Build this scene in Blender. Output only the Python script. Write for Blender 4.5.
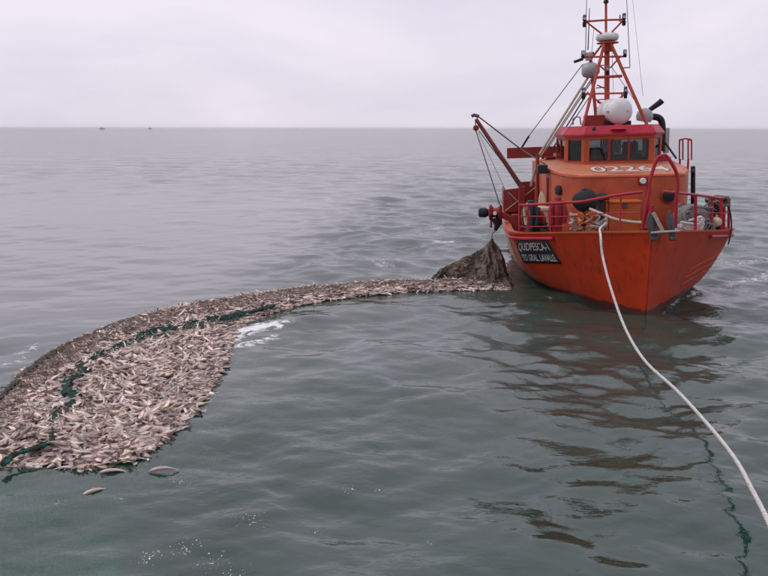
import bpy, math, random
import numpy as np
from mathutils import Matrix, Vector
sc = bpy.context.scene
for o in list(bpy.data.objects): bpy.data.objects.remove(o)
random.seed(7); RS = np.random.RandomState(11)
R = math.radians

# ------------------------------------------------------------------ camera
CAM_H, FPX, PITCH, ROLL = 4.0, 770.0, R(11.72), R(0.12)
cam_d = bpy.data.cameras.new('camera'); cam = bpy.data.objects.new('camera', cam_d)
sc.collection.objects.link(cam); sc.camera = cam
cam_d.sensor_width = 36.0; cam_d.lens = 36.0 * FPX / 768.0
cam_d.clip_start = 0.1; cam_d.clip_end = 60000
cam.matrix_world = (Matrix.Translation((0, 0, CAM_H)) @ Matrix.Rotation(math.pi / 2 - PITCH, 4, 'X')
                    @ Matrix.Rotation(ROLL, 4, 'Z'))
# ------------------------------------------------------------------ sky and sun (thin overcast, sun high ahead)
SUN_EL, SUN_AZ = R(56), R(-82)            # azimuth from +Y, negative to the left
w = bpy.data.worlds.new('World'); sc.world = w; w.use_nodes = True
nt = w.node_tree; nt.nodes.clear()
def nn(t, kind, **kw):
    n = t.nodes.new(kind)
    for k, v in kw.items():
        if k in n.inputs: n.inputs[k].default_value = v
        else: setattr(n, k, v)
    return n
wo = nn(nt, 'ShaderNodeOutputWorld'); bg = nn(nt, 'ShaderNodeBackground'); bg.inputs['Strength'].default_value = 0.1
sky = nn(nt, 'ShaderNodeTexSky', sky_type='NISHITA', sun_disc=False, sun_elevation=SUN_EL, sun_rotation=SUN_AZ)
tc = nn(nt, 'ShaderNodeTexCoord'); mp = nn(nt, 'ShaderNodeMapping'); mp.inputs['Scale'].default_value = (1.0, 1.0, 3.4)
nz = nn(nt, 'ShaderNodeTexNoise'); nz.inputs['Scale'].default_value = 1.9; nz.inputs['Detail'].default_value = 6; nz.inputs['Roughness'].default_value = .55
nz.inputs['Distortion'].default_value = .4
cr = nn(nt, 'ShaderNodeValToRGB'); cr.color_ramp.elements[0].position = .38; cr.color_ramp.elements[1].position = .66
cr.color_ramp.elements[0].color = (7.5, 7.0, 8.3, 1); cr.color_ramp.elements[1].color = (9.3, 8.6, 9.6, 1)
mx = nn(nt, 'ShaderNodeMix', data_type='RGBA'); mx.inputs['Factor'].default_value = .92
L = nt.links.new
L(tc.outputs['Generated'], mp.inputs['Vector']); L(mp.outputs[0], nz.inputs['Vector']); L(nz.outputs[0], cr.inputs[0])
L(sky.outputs[0], mx.inputs['A']); L(cr.outputs[0], mx.inputs['B']); L(mx.outputs['Result'], bg.inputs['Color']); L(bg.outputs[0], wo.inputs[0])
sd = bpy.data.lights.new('sun', 'SUN'); sd.energy = 1.2; sd.angle = R(24); sd.color = (1, .96, .9)
sun = bpy.data.objects.new('sun', sd); sc.collection.objects.link(sun)
sdir = Vector((math.sin(SUN_AZ) * math.cos(SUN_EL), math.cos(SUN_AZ) * math.cos(SUN_EL), math.sin(SUN_EL)))
sun.rotation_euler = sdir.to_track_quat('Z', 'Y').to_euler(); sun.location = (0, 0, 40)
sc.view_settings.view_transform = 'Standard'; sc.view_settings.look = 'None'
sc.view_settings.exposure = 0; sc.view_settings.gamma = 1; sc.view_settings.use_curve_mapping = False
sc.render.engine = 'CYCLES'; sc.cycles.max_bounces = 6; sc.cycles.transparent_max_bounces = 6; sc.cycles.volume_bounces = 1; sc.cycles.caustics_reflective = False; sc.cycles.caustics_refractive = False

HAZE = .0001                              # density of the sea haze per metre
# ------------------------------------------------------------------ pixel -> place helpers (photograph is 768 x 576)
def ray(u, v):
    a, b = u - 384.0, 288.0 - v
    c, s = math.cos(ROLL), math.sin(ROLL); a, b = a * c - b * s, a * s + b * c
    return np.array([a, FPX * math.cos(PITCH) + b * math.sin(PITCH), -FPX * math.sin(PITCH) + b * math.cos(PITCH)])
CP = np.array([0, 0, CAM_H])
def at(u, v, z=0.0):                       # where the pixel's ray meets the height z
    d = ray(u, v); return CP + d * ((z - CAM_H) / d[2])
def aty(u, v, y):                          # where it meets the distance y
    d = ray(u, v); return CP + d * (y / d[1])
# boat frame: x to port, y towards the stern, z up; origin where the stem meets the water; heeled to starboard by the catch
BM = Matrix.Translation(Vector(at(645, 318))) @ Matrix.Rotation(R(-7), 4, 'Z') @ Matrix.Rotation(R(-1.8), 4, 'Y')
BN = np.array(BM); LD, SD, UD, OB = BN[:3, 0], BN[:3, 1], BN[:3, 2], BN[:3, 3]
def B(u, v, s):                            # boat coordinates of the pixel's ray at the frame s metres behind the stem
    d = ray(u, v); t = (s - (CP - OB) @ SD) / (d @ SD); q = CP + t * d - OB
    return np.array([q @ LD, s, q @ UD])
def toworld(p): p = np.asarray(p, float); return p @ BN[:3, :3].T + OB

# ------------------------------------------------------------------ materials
MATS = {}
def mat(name):
    m = bpy.data.materials.new(name); m.use_nodes = True; MATS[name] = m
    t = m.node_tree; b = t.nodes['Principled BSDF']; return m, t, b
def paint(name, col, rough=.45, var=.25, wear=None, wearamt=.0, scale=3.0, metal=0.0, bump=.15, streak=False, spec=.28):
    m, t, b = mat(name); l = t.links.new
    co = nn(t, 'ShaderNodeTexCoord'); mpp = nn(t, 'ShaderNodeMapping'); l(co.outputs['Object'], mpp.inputs[0])
    n1 = nn(t, 'ShaderNodeTexNoise'); n1.inputs['Scale'].default_value = scale; n1.inputs['Detail'].default_value = 8; n1.inputs['Roughness'].default_value = .65
    l(mpp.outputs[0], n1.inputs['Vector'])
    r1 = nn(t, 'ShaderNodeValToRGB'); r1.color_ramp.elements[0].position = .3; r1.color_ramp.elements[1].position = .7
    r1.color_ramp.elements[0].color = (*[c * (1 - var) for c in col], 1); r1.color_ramp.elements[1].color = (*[min(1, c * (1 + var * .7)) for c in col], 1)
    l(n1.outputs[0], r1.inputs[0]); out = r1.outputs[0]
    if wear:
        m2 = nn(t, 'ShaderNodeMapping'); l(co.outputs['Object'], m2.inputs[0])
        m2.inputs['Scale'].default_value = (1, 1, .12) if streak else (1, 1, 1)
        n2 = nn(t, 'ShaderNodeTexNoise'); n2.inputs['Scale'].default_value = scale * (2.2 if streak else 2.6); n2.inputs['Detail'].default_value = 9; n2.inputs['Roughness'].default_value = .7
        l(m2.outputs[0], n2.inputs['Vector'])
        r2 = nn(t, 'ShaderNodeValToRGB'); r2.color_ramp.elements[0].position = .62 - wearamt; r2.color_ramp.elements[1].position = .74 - wearamt * .6
        l(n2.outputs[0], r2.inputs[0])
        mm = nn(t, 'ShaderNodeMix', data_type='RGBA'); mm.inputs['B'].default_value = (*wear, 1)
        ml = nn(t, 'ShaderNodeMath', operation='MULTIPLY'); ml.inputs[1].default_value = .75
        l(r2.outputs[0], ml.inputs[0]); l(ml.outputs[0], mm.inputs['Factor']); l(out, mm.inputs['A']); out = mm.outputs['Result']
    l(out, b.inputs['Base Color'])
    b.inputs['Roughness'].default_value = rough; b.inputs['Metallic'].default_value = metal; b.inputs['Specular IOR Level'].default_value = spec
    if bump:
        bp = nn(t, 'ShaderNodeBump'); bp.inputs['Strength'].default_value = bump; bp.inputs['Distance'].default_value = .02
        l(n1.outputs[0], bp.inputs['Height']); l(bp.outputs[0], b.inputs['Normal'])
    return m
RUST = (.10, .045, .025)
paint('orange', (.42, .076, .026), .45, .22, (.24, .05, .03), .04, 2.0, streak=True)
paint('roof_orange', (.48, .17, .09), .5, .2, (.33, .14, .09), .06, 2.6)
paint('crimson', (.42, .02, .035), .4, .25, RUST, .02, 3.0)
paint('visor_red', (.40, .022, .045), .4, .2, RUST, .01, 3.0)
paint('darkred', (.27, .028, .025), .5, .3, RUST, .06, 3.0)
paint('mast_red', (.46, .075, .045), .45, .25, RUST, .05, 6.0)
paint('locker_orange', (.50, .115, .028), .45, .2, RUST, .02, 5.0)
paint('boom_red', (.25, .06, .058), .5, .3, RUST, .06, 5.0)
paint('steel', (.10, .095, .095), .55, .35, RUST, .08, 8.0, metal=.4)
paint('black', (.014, .014, .016), .5, .3)
paint('rubber', (.02, .02, .022), .75, .4, (.06, .06, .06), .05, 8)
paint('white_plastic', (.72, .72, .71), .35, .08, (.45, .42, .38), .02, 5)
paint('grey_plastic', (.40, .41, .42), .45, .12, (.2, .2, .2), .02, 6)
paint('white_letter', (.62, .60, .58), .5, .15, (.3, .16, .12), .10, 9)
paint('rope_white', (.58, .56, .54), .8, .2, (.33, .31, .29), .04, 16)
paint('rope_beige', (.46, .40, .32), .85, .25, (.2, .17, .13), .05, 14)
paint('wire', (.12, .12, .125), .5, .2, metal=.5, bump=0)
paint('deck', (.16, .06, .045), .7, .35, RUST, .1, 3)
paint('oilskin', (.035, .04, .05), .5, .35, scale=6)
paint('oilskin_red', (.30, .025, .03), .5, .3, scale=6)
paint('net_grey', (.20, .195, .19), .9, .4, (.06, .06, .06), .12, 18, bump=.8)
paint('net_brown', (.150, .105, .085), .85, .5, (.045, .036, .03), .12, 9, bump=.9)
paint('bed_brown', (.26, .19, .165), .7, .5, (.10, .07, .06), .10, 7, bump=.9)
paint('net_green', (.014, .085, .062), .8, .5, (.01, .03, .025), .08, 14, bump=.6)
paint('net_dark', (.03, .035, .03), .85, .4, bump=.4, scale=20)
paint('strand_green', (.34, .72, .47), .8, .2, bump=0)
paint('cream', (.62, .50, .36), .5, .15, (.3, .2, .15), .03, 6)
paint('wood', (.20, .10, .05), .6, .3, scale=8)
paint('far_hull', (.32, .31, .34), .7, .2)
paint('far_white', (.35, .35, .38), .7, .2)
m, t, b = mat('lens'); b.inputs['Base Color'].default_value = (.35, .36, .38, 1); b.inputs['Roughness'].default_value = .1; b.inputs['Metallic'].default_value = .6
# hull paint: orange red above, dark antifouling below the boot line, scuffs
m = paint('hull_paint', (.46, .038, .008), .42, .16, (.27, .028, .016), .05, 1.6, streak=True, bump=.1, spec=.22)
t = m.node_tree; b = t.nodes['Principled BSDF']; src = b.inputs['Base Color'].links[0].from_socket
co = nn(t, 'ShaderNodeTexCoord'); sx = nn(t, 'ShaderNodeSeparateXYZ'); t.links.new(co.outputs['Object'], sx.inputs[0])
ns = nn(t, 'ShaderNodeTexNoise'); ns.inputs['Scale'].default_value = 3.5; ns.inputs['Detail'].default_value = 6; t.links.new(co.outputs['Object'], ns.inputs['Vector'])
ad = nn(t, 'ShaderNodeMath', operation='MULTIPLY_ADD'); ad.inputs[1].default_value = .22; t.links.new(ns.outputs[0], ad.inputs[0]); t.links.new(sx.outputs['Z'], ad.inputs[2])
mr = nn(t, 'ShaderNodeMapRange'); mr.inputs['From Min'].default_value = .25; mr.inputs['From Max'].default_value = .31; t.links.new(ad.outputs[0], mr.inputs[0])
mm = nn(t, 'ShaderNodeMix', data_type='RGBA'); mm.inputs['A'].default_value = (.085, .022, .018, 1)
t.links.new(mr.outputs[0], mm.inputs['Factor']); t.links.new(src, mm.inputs['B'])
# dark scuffs and scratches
mp2 = nn(t, 'ShaderNodeMapping'); mp2.inputs['Rotation'].default_value = (.5, .6, .3); mp2.inputs['Scale'].default_value = (1.4, 5, 1.2); t.links.new(co.outputs['Object'], mp2.inputs[0])
n3 = nn(t, 'ShaderNodeTexNoise'); n3.inputs['Scale'].default_value = 2.4; n3.inputs['Detail'].default_value = 7; n3.inputs['Roughness'].default_value = .62; t.links.new(mp2.outputs[0], n3.inputs['Vector'])
r3 = nn(t, 'ShaderNodeMapRange'); r3.inputs['From Min'].default_value = .555; r3.inputs['From Max'].default_value = .67; r3.inputs['To Max'].default_value = .7; t.links.new(n3.outputs[0], r3.inputs[0])
m3 = nn(t, 'ShaderNodeMix', data_type='RGBA'); m3.inputs['B'].default_value = (.12, .02, .015, 1)
t.links.new(r3.outputs[0], m3.inputs['Factor']); t.links.new(mm.outputs['Result'], m3.inputs['A']); t.links.new(m3.outputs['Result'], b.inputs['Base Color'])
# window glass: thin, slightly tinted
m, t, b = mat('glass'); t.nodes.remove(b); o = t.nodes['Material Output']
g = nn(t, 'ShaderNodeBsdfGlossy'); g.inputs['Roughness'].default_value = .03; tr = nn(t, 'ShaderNodeBsdfTransparent'); tr.inputs['Color'].default_value = (.62, .66, .66, 1)
fr = nn(t, 'ShaderNodeFresnel'); fr.inputs['IOR'].default_value = 1.5; ms = nn(t, 'ShaderNodeMixShader')
t.links.new(fr.outputs[0], ms.inputs[0]); t.links.new(tr.outputs[0], ms.inputs[1]); t.links.new(g.outputs[0], ms.inputs[2]); t.links.new(ms.outputs[0], o.inputs[0])
# fish: colours stored on the mesh, wet
m, t, b = mat('fish_skin'); l = t.links.new
ca = nn(t, 'ShaderNodeVertexColor'); ca.layer_name = 'col'
oi = nn(t, 'ShaderNodeObjectInfo'); hs = nn(t, 'ShaderNodeHueSaturation'); ma = nn(t, 'ShaderNodeMapRange'); ma.inputs['To Min'].default_value = .9; ma.inputs['To Max'].default_value = 1.1
l(oi.outputs['Random'], ma.inputs[0]); l(ma.outputs[0], hs.inputs['Value']); l(ca.outputs[0], hs.inputs['Color']); l(hs.outputs[0], b.inputs['Base Color'])
b.inputs['Roughness'].default_value = .33; b.inputs['Specular IOR Level'].default_value = .6
# deep water sheet
m, t, b = mat('deep_water'); b.inputs['Base Color'].default_value = (.015, .055, .04, 1); b.inputs['Roughness'].default_value = 1; b.inputs['Specular IOR Level'].default_value = 0
# sea surface
m, t, b = mat('sea_water'); t.nodes.remove(b); o = t.nodes['Material Output']; l = t.links.new
geo = nn(t, 'ShaderNodeNewGeometry')
def noise(scale, det=4, rough=.5, vec=None, dist=0.):
    n = nn(t, 'ShaderNodeTexNoise'); n.inputs['Scale'].default_value = scale; n.inputs['Detail'].default_value = det; n.inputs['Roughness'].default_value = rough; n.inputs['Distortion'].default_value = dist
    l(vec or geo.outputs['Position'], n.inputs['Vector']); return n
at_c = nn(t, 'ShaderNodeAttribute'); at_c.attribute_name = 'rough_water'
at_f = nn(t, 'ShaderNodeAttribute'); at_f.attribute_name = 'foam'
mpw = nn(t, 'ShaderNodeMapping'); mpw.inputs['Scale'].default_value = (.8, 1.0, 1.0); mpw.inputs['Rotation'].default_value = (0, 0, R(12)); l(geo.outputs['Position'], mpw.inputs[0])
nA = noise(.55, 5, .6, mpw.outputs[0]); nB = noise(3.6, 3, .55, mpw.outputs[0], .3); nC = noise(14., 3, .5, mpw.outputs[0])
def math_(op, a, c):
    n = nn(t, 'ShaderNodeMath', operation=op)
    for i, x in enumerate((a, c)):
        if hasattr(x, 'is_linked'): l(x, n.inputs[i])
        else: n.inputs[i].default_value = x
    return n.outputs[0]
at_a = nn(t, 'ShaderNodeAttribute'); at_a.attribute_name = 'far_swell'
at_b = nn(t, 'ShaderNodeAttribute'); at_b.attribute_name = 'far_ripple'
nP = noise(.33, 3, .55, mpw.outputs[0], .5); pm = nn(t, 'ShaderNodeMapRange'); pm.inputs['From Min'].default_value = .40; pm.inputs['From Max'].default_value = .62; pm.inputs['To Min'].default_value = .4; l(nP.outputs[0], pm.inputs[0])   # patches of ripples between smoother water
hgt = math_('ADD', math_('ADD', math_('MULTIPLY', math_('MULTIPLY', nA.outputs[0], at_a.outputs['Fac']), .11), math_('MULTIPLY', math_('MULTIPLY', math_('MULTIPLY', nB.outputs[0], at_b.outputs['Fac']), pm.outputs[0]), .031)), math_('MULTIPLY', math_('MULTIPLY', nC.outputs[0], pm.outputs[0]), .011))
at_o = nn(t, 'ShaderNodeAttribute'); at_o.attribute_name = 'far_sea'; nL = noise(.09, 6, .62, mpw.outputs[0])
hgt = math_('ADD', math_('MULTIPLY', hgt, at_c.outputs['Fac']), math_('MULTIPLY', math_('MULTIPLY', nL.outputs[0], at_o.outputs['Fac']), .7))
bp = nn(t, 'ShaderNodeBump'); bp.inputs['Strength'].default_value = 1; bp.inputs['Distance'].default_value = 1.0; l(hgt, bp.inputs['Height'])
fr = nn(t, 'ShaderNodeFresnel'); fr.inputs['IOR'].default_value = 1.9; l(bp.outputs[0], fr.inputs['Normal'])
gl = nn(t, 'ShaderNodeBsdfGlossy'); gl.inputs['Roughness'].default_value = .03; l(bp.outputs[0], gl.inputs['Normal'])
df = nn(t, 'ShaderNodeBsdfDiffuse'); at_s = nn(t, 'ShaderNodeAttribute'); at_s.attribute_name = 'silt_sheen'
smx = nn(t, 'ShaderNodeMix', data_type='RGBA'); smx.inputs['A'].default_value = (.025, .080, .053, 1); smx.inputs['B'].default_value = (.34, .35, .35, 1); l(at_s.outputs['Fac'], smx.inputs['Factor']); l(smx.outputs['Result'], df.inputs['Color'])  # pale end: milky water with sky reflection painted into the diffuse colour
tr = nn(t, 'ShaderNodeBsdfTransparent'); tr.inputs['Color'].default_value = (.70, .92, .82, 1)
mb = nn(t, 'ShaderNodeMixShader'); mb.inputs[0].default_value = .5; l(tr.outputs[0], mb.inputs[1]); l(df.outputs[0], mb.inputs[2])
mw = nn(t, 'ShaderNodeMixShader'); l(fr.outputs[0], mw.inputs[0]); l(mb.outputs[0], mw.inputs[1]); l(gl.outputs[0], mw.inputs[2])
nF = noise(3.6, 10, .78, mpw.outputs[0], 1.2)
ff = math_('ADD', at_f.outputs['Fac'], math_('MULTIPLY', math_('SUBTRACT', nF.outputs[0], .5), 2.9))
fm = nn(t, 'ShaderNodeMapRange'); fm.inputs['From Min'].default_value = .52; fm.inputs['From Max'].default_value = .85; l(ff, fm.inputs[0])
at_u = nn(t, 'ShaderNodeAttribute'); at_u.attribute_name = 'bubble_glints'; nU = noise(38., 3, .6); 
fu = nn(t, 'ShaderNodeMapRange'); fu.inputs['From Min'].default_value = .585; fu.inputs['From Max'].default_value = .64; l(math_('ADD', nU.outputs[0], math_('MULTIPLY', math_('SUBTRACT', at_u.outputs['Fac'], 1.), .16)), fu.inputs[0])
fk = math_('MULTIPLY', fm.outputs[0], math_('GREATER_THAN', at_f.outputs['Fac'], .02))
fk = math_('MAXIMUM', fk, math_('MULTIPLY', fu.outputs[0], math_('GREATER_THAN', at_u.outputs['Fac'], .01)))
fd = nn(t, 'ShaderNodeBsdfDiffuse'); fd.inputs['Color'].default_value = (.78, .78, .78, 1)
mf = nn(t, 'ShaderNodeMixShader'); l(fk, mf.inputs[0]); l(mw.outputs[0], mf.inputs[1]); l(fd.outputs[0], mf.inputs[2]); l(mf.outputs[0], o.inputs[0])

# ------------------------------------------------------------------ mesh building
OFF = {}                                   # local offset of each root's frame in boat coordinates
def link(o): sc.collection.objects.link(o); return o
def props(o, label=None, cat=None, group=None, kind=None):
    for k, v in (('label', label), ('category', cat), ('group', group), ('kind', kind)):
        if v: o[k] = v
    return o
class MB:
    def __init__(s): s.v = []; s.f = []
    def add(s, v, f):
        n = len(s.v); s.v += [tuple(map(float, p)) for p in v]; s.f += [tuple(i + n for i in q) for q in f]; return s
    def hexa(s, p):                        # 8 corners: bottom ring then top ring
        return s.add(p, [(3, 2, 1, 0), (4, 5, 6, 7), (0, 1, 5, 4), (1, 2, 6, 5), (2, 3, 7, 6), (3, 0, 4, 7)])
    def box(s, lo, hi):
        (a, b_, c), (d, e, f) = lo, hi
        return s.hexa([(a, b_, c), (d, b_, c), (d, e, c), (a, e, c), (a, b_, f), (d, b_, f), (d, e, f), (a, e, f)])
    def beam(s, p, q, wdt, hgt, up=(0, 0, 1)):
        p, q, up = np.array(p, float), np.array(q, float), np.array(up, float)
        d = q - p; d /= np.linalg.norm(d); x = np.cross(d, up); x /= np.linalg.norm(x); y = np.cross(x, d)
        x = x * wdt / 2; y = y * hgt / 2
        return s.hexa([p - x - y, p + x - y, q + x - y, q - x - y, p - x + y, p + x + y, q + x + y, q - x + y])
    def tube(s, pts, r, n=8, cap=True):
        pts = np.array(pts, float); m_ = len(pts); rr = np.broadcast_to(np.array(r, float), (m_,))
        tan = np.gradient(pts, axis=0); tan /= np.linalg.norm(tan, axis=1)[:, None] + 1e-12
        ref = np.array([0, 0, 1.]) if abs(tan[0][2]) < .9 else np.array([1., 0, 0])
        vs, fs = [], []; x = np.cross(ref, tan[0]); x /= np.linalg.norm(x)
        for i in range(m_):
            x = x - tan[i] * (x @ tan[i]); x /= np.linalg.norm(x); y = np.cross(tan[i], x)
            for k in range(n):
                a = 2 * math.pi * k / n; vs.append(pts[i] + rr[i] * (math.cos(a) * x + math.sin(a) * y))
        for i in range(m_ - 1):
            for k in range(n):
                k2 = (k + 1) % n; fs.append((i * n + k, i * n + k2, (i + 1) * n + k2, (i + 1) * n + k))
        if cap: fs.append(tuple(range(n - 1, -1, -1))); fs.append(tuple((m_ - 1) * n + k for k in range(n)))
        return s.add(vs, fs)
    def lathe(s, c, axis, prof, n=20):     # prof: (distance along axis, radius)
        c = np.array(c, float); ax = np.array(axis, float); ax /= np.linalg.norm(ax)
        return s.tube([c + ax * a for a, _ in prof], [max(q, 1e-4) for _, q in prof], n) if False else s._lathe(c, ax, prof, n)
    def _lathe(s, c, ax, prof, n):
        ref = np.array([0, 0, 1.]) if abs(ax[2]) < .9 else np.array([1., 0, 0])
        x = np.cross(ref, ax); x /= np.linalg.norm(x); y = np.cross(ax, x); vs, fs = [], []
        for a, r in prof:
            for k in range(n):
                th = 2 * math.pi * k / n; vs.append(c + ax * a + max(r, 1e-4) * (math.cos(th) * x + math.sin(th) * y))
        for i in range(len(prof) - 1):
            for k in range(n):
                k2 = (k + 1) % n; fs.append((i * n + k, i * n + k2, (i + 1) * n + k2, (i + 1) * n + k))
        fs.append(tuple(range(n - 1, -1, -1))); fs.append(tuple((len(prof) - 1) * n + k for k in range(n)))
        return s.add(vs, fs)
    def grid(s, P):                        # P[i][j] points
        P = np.array(P, float); a, b_ = P.shape[:2]
        return s.add(P.reshape(-1, 3), [(i * b_ + j, i * b_ + j + 1, (i + 1) * b_ + j + 1, (i + 1) * b_ + j) for i in range(a - 1) for j in range(b_ - 1)])
    def prism(s, poly, z0, z1):            # poly in x,y
        n = len(poly); zz = lambda z, p: z(p) if callable(z) else z
        return s.add([(p[0], p[1], zz(z0, p)) for p in poly] + [(p[0], p[1], zz(z1, p)) for p in poly],
                     [tuple(range(n - 1, -1, -1)), tuple(range(n, 2 * n))] + [(i, (i + 1) % n, n + (i + 1) % n, n + i) for i in range(n)])
    def mesh(s, name, material, off=(0, 0, 0), smooth=40):
        me = bpy.data.meshes.new(name); me.from_pydata([tuple(np.array(p) - off) for p in s.v], [], s.f); me.validate()
        import bmesh
        bm = bmesh.new(); bm.from_mesh(me); bmesh.ops.recalc_face_normals(bm, faces=bm.faces); bm.to_mesh(me); bm.free()
        me.materials.append(MATS[material])
        if smooth: me.shade_smooth(); me.set_sharp_from_angle(angle=R(smooth))
        return me
    def part(s, name, material, parent, label=None, smooth=40, bevel=0, kind=None):
        off = np.array(OFF.get(parent.name, (0, 0, 0))); me = s.mesh(name, material, off, smooth)
        o = link(bpy.data.objects.new(name, me)); o.parent = parent; OFF[o.name] = tuple(off); props(o, label, kind=kind)
        if bevel: bv = o.modifiers.new('bevel', 'BEVEL'); bv.width = bevel; bv.segments = 2; bv.limit_method = 'ANGLE'; bv.angle_limit = R(40)
        return o
    def top(s, name, material, label, cat, group=None, frame='boat', smooth=40, bevel=0, kind=None):
        V = np.array(s.v); off = np.array([V[:, 0].mean(), V[:, 1].mean(), V[:, 2].min()]); me = s.mesh(name, material, off, smooth)
        o = link(bpy.data.objects.new(name, me)); o.matrix_world = (BM if frame == 'boat' else Matrix()) @ Matrix.Translation(Vector(off)); OFF[o.name] = tuple(off)
        props(o, label, cat, group, kind)
        if bevel: bv = o.modifiers.new('bevel', 'BEVEL'); bv.width = bevel; bv.segments = 2; bv.limit_method = 'ANGLE'; bv.angle_limit = R(40)
        return o
def root(name, label, cat, off, frame='boat', group=None):
    o = link(bpy.data.objects.new(name, None)); o.empty_display_size = .2
    o.matrix_world = (BM if frame == 'boat' else Matrix()) @ Matrix.Translation(Vector([float(x) for x in off])); OFF[o.name] = tuple(off)
    return props(o, label, cat, group)
def spline(pts, n):                        # Catmull-Rom through the points
    P = np.array(pts, float); P = np.vstack([2 * P[0] - P[1], P, 2 * P[-1] - P[-2]]); out = []
    m_ = len(P) - 3
    for x in np.linspace(0, m_ - 1e-6, n):
        i = int(x); f = x - i; a, b_, c, d = P[i:i + 4]
        out.append(.5 * (2 * b_ + (c - a) * f + (2 * a - 5 * b_ + 4 * c - d) * f * f + (3 * b_ - a - 3 * c + d) * f ** 3))
    return np.array(out)
def inpoly(X, Y, poly):
    r = np.zeros(X.shape, bool); n = len(poly)
    for i in range(n):
        (x1, y1), (x2, y2) = poly[i], poly[(i + 1) % n]
        c = ((y1 > Y) != (y2 > Y)) & (X < (x2 - x1) * (Y - y1) / (y2 - y1 + 1e-12) + x1); r ^= c
    return r
def dpoly(X, Y, poly, closed=True):
    d = np.full(X.shape, 1e9); n = len(poly)
    for i in range(n if closed else n - 1):
        (x1, y1), (x2, y2) = poly[i], poly[(i + 1) % n]; ex, ey = x2 - x1, y2 - y1
        k = np.clip(((X - x1) * ex + (Y - y1) * ey) / (ex * ex + ey * ey + 1e-12), 0, 1)
        d = np.minimum(d, np.hypot(X - x1 - k * ex, Y - y1 - k * ey))
    return d

# ------------------------------------------------------------------ sea
CATCH_PX = [(505, 279), (470, 281), (440, 282), (380, 283.5), (320, 288), (280, 292), (240, 298), (200, 304), (165, 311), (130, 320), (100, 331), (70, 344), (45, 358), (22, 377), (5, 394), (-20, 420), (-45, 450),
            (-45, 472), (-10, 469), (12, 467), (60, 470), (100, 468), (135, 460), (158, 447), (180, 430), (196, 412), (212, 388), (222, 366), (229, 344), (238, 328), (262, 316), (300, 306), (350, 298), (400, 293), (445, 291), (475, 291), (508, 290)]
CATCH = [tuple(at(u, v)[:2]) for u, v in CATCH_PX]
comps = []
for i in range(90):
    lam = .20 * (7.5 / .20) ** (i / 89.0) * RS.uniform(.93, 1.07); th = R(64 if i % 5 < 3 else 118) + RS.normal(0, .36)
    k = 2 * math.pi / lam
    slope = .029 * min(1, (lam / .5) ** .5) * (1.0 if lam < 2.2 else (2.2 / lam) ** .9)
    comps.append((lam, k * math.cos(th), k * math.sin(th), slope / k, RS.uniform(0, 6.283)))
def calm(X, Y):
    # slick behind the net is calmer; the catch damps the ripples; the open sea is livelier
    c = np.ones_like(X)
    sl = np.clip((-1.5 - X * 1.0 + (Y - 24) * .10) / 4, 0, 1) * np.clip((Y - 12.5) / 3, 0, 1) * np.clip((75 - Y) / 35, 0, 1)
    c -= .72 * sl
    c *= .72 + .28 * np.clip((X * .25 + Y * .12 - 1.5) / 2, 0, 1)
    near = (np.abs(X) < 20) & (Y > 5) & (Y < 30)
    d = np.full(X.shape, 9.0); ins = np.zeros(X.shape, bool)
    d[near] = dpoly(X[near], Y[near], CATCH); ins[near] = inpoly(X[near], Y[near], CATCH)
    c *= np.where(ins, .18, np.clip(.35 + d * .6, .35, 1))
    return c
rows = [.6, 1.5, 2.5, 3.5, 4.3]
while rows[-1] < 30000: rows.append(rows[-1] + max(.0046 * rows[-1], rows[-1] ** 2 / 6500.))
rows = np.array(rows); drow = np.gradient(rows)
th = np.concatenate([np.linspace(-38, 46, 800), np.linspace(46, 322, 90)[1:-1]]); th = np.radians(90 - th)
RR, TH = np.meshgrid(rows, th, indexing='ij'); SX = RR * np.cos(TH); SY = RR * np.sin(TH)
AMP = calm(SX, SY)
SZ = np.zeros_like(SX)
for lam, kx, ky, a, ph in comps:
    wt = np.clip((lam / drow - 2.2) / 2.5, 0, 1)[:, None]
    p = kx * SX + ky * SY + ph
    SZ += wt * a * (np.sin(p) + .18 * np.cos(2 * p))
SZ *= AMP * np.clip((3000 - RR) / 2000, 0, 1)
def foam_at(X, Y):
    f = np.zeros_like(X)
    for pts, wd, k in [([(232, 338), (244, 331), (258, 328), (272, 326)], .42, .95), ([(270, 326), (292, 324)], .28, .66), ([(236, 346), (252, 342), (275, 336)], .28, .7), ([(258, 312), (300, 305)], .2, .6), ([(318, 287), (342, 283)], .25, .5),
                       ([(437, 243), (450, 241)], .5, .62), ([(440, 228), (462, 226)], .8, .62), ([(384, 266), (395, 262)], .7, .5), ([(2, 352), (30, 347)], .4, .5), ([(10, 362), (24, 355)], .25, .5),
                       ([(700, 293), (738, 280), (768, 274)], .7, .56), ([(720, 268), (768, 258)], .7, .5), ([(735, 290), (800, 290)], .6, .5), ([(545, 296), (600, 306), (620, 314)], .12, .5), ([(650, 317), (690, 294)], .13, .55),
                       ([(20, 372), (45, 357), (100, 328), (165, 309), (280, 290)], .06, .5)]:
        d = dpoly(X, Y, [tuple(at(u, v)[:2]) for u, v in pts], False)
        f = np.maximum(f, k * np.clip(1.15 - d / wd, 0, 1))
    return f
FO = np.zeros_like(SX); nearm = (RR < 60) & (RR > 5); FO[nearm] = foam_at(SX[nearm], SY[nearm])
na, nb = SX.shape; V = np.stack([SX, SY, SZ], -1).reshape(-1, 3)
ii, jj = np.meshgrid(np.arange(na - 1), np.arange(nb), indexing='ij'); j2 = (jj + 1) % nb
F = np.stack([ii * nb + jj, ii * nb + j2, (ii + 1) * nb + j2, (ii + 1) * nb + jj], -1).reshape(-1, 4)
me = bpy.data.meshes.new('sea'); me.vertices.add(len(V)); me.vertices.foreach_set('co', V.astype(np.float32).ravel())
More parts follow.
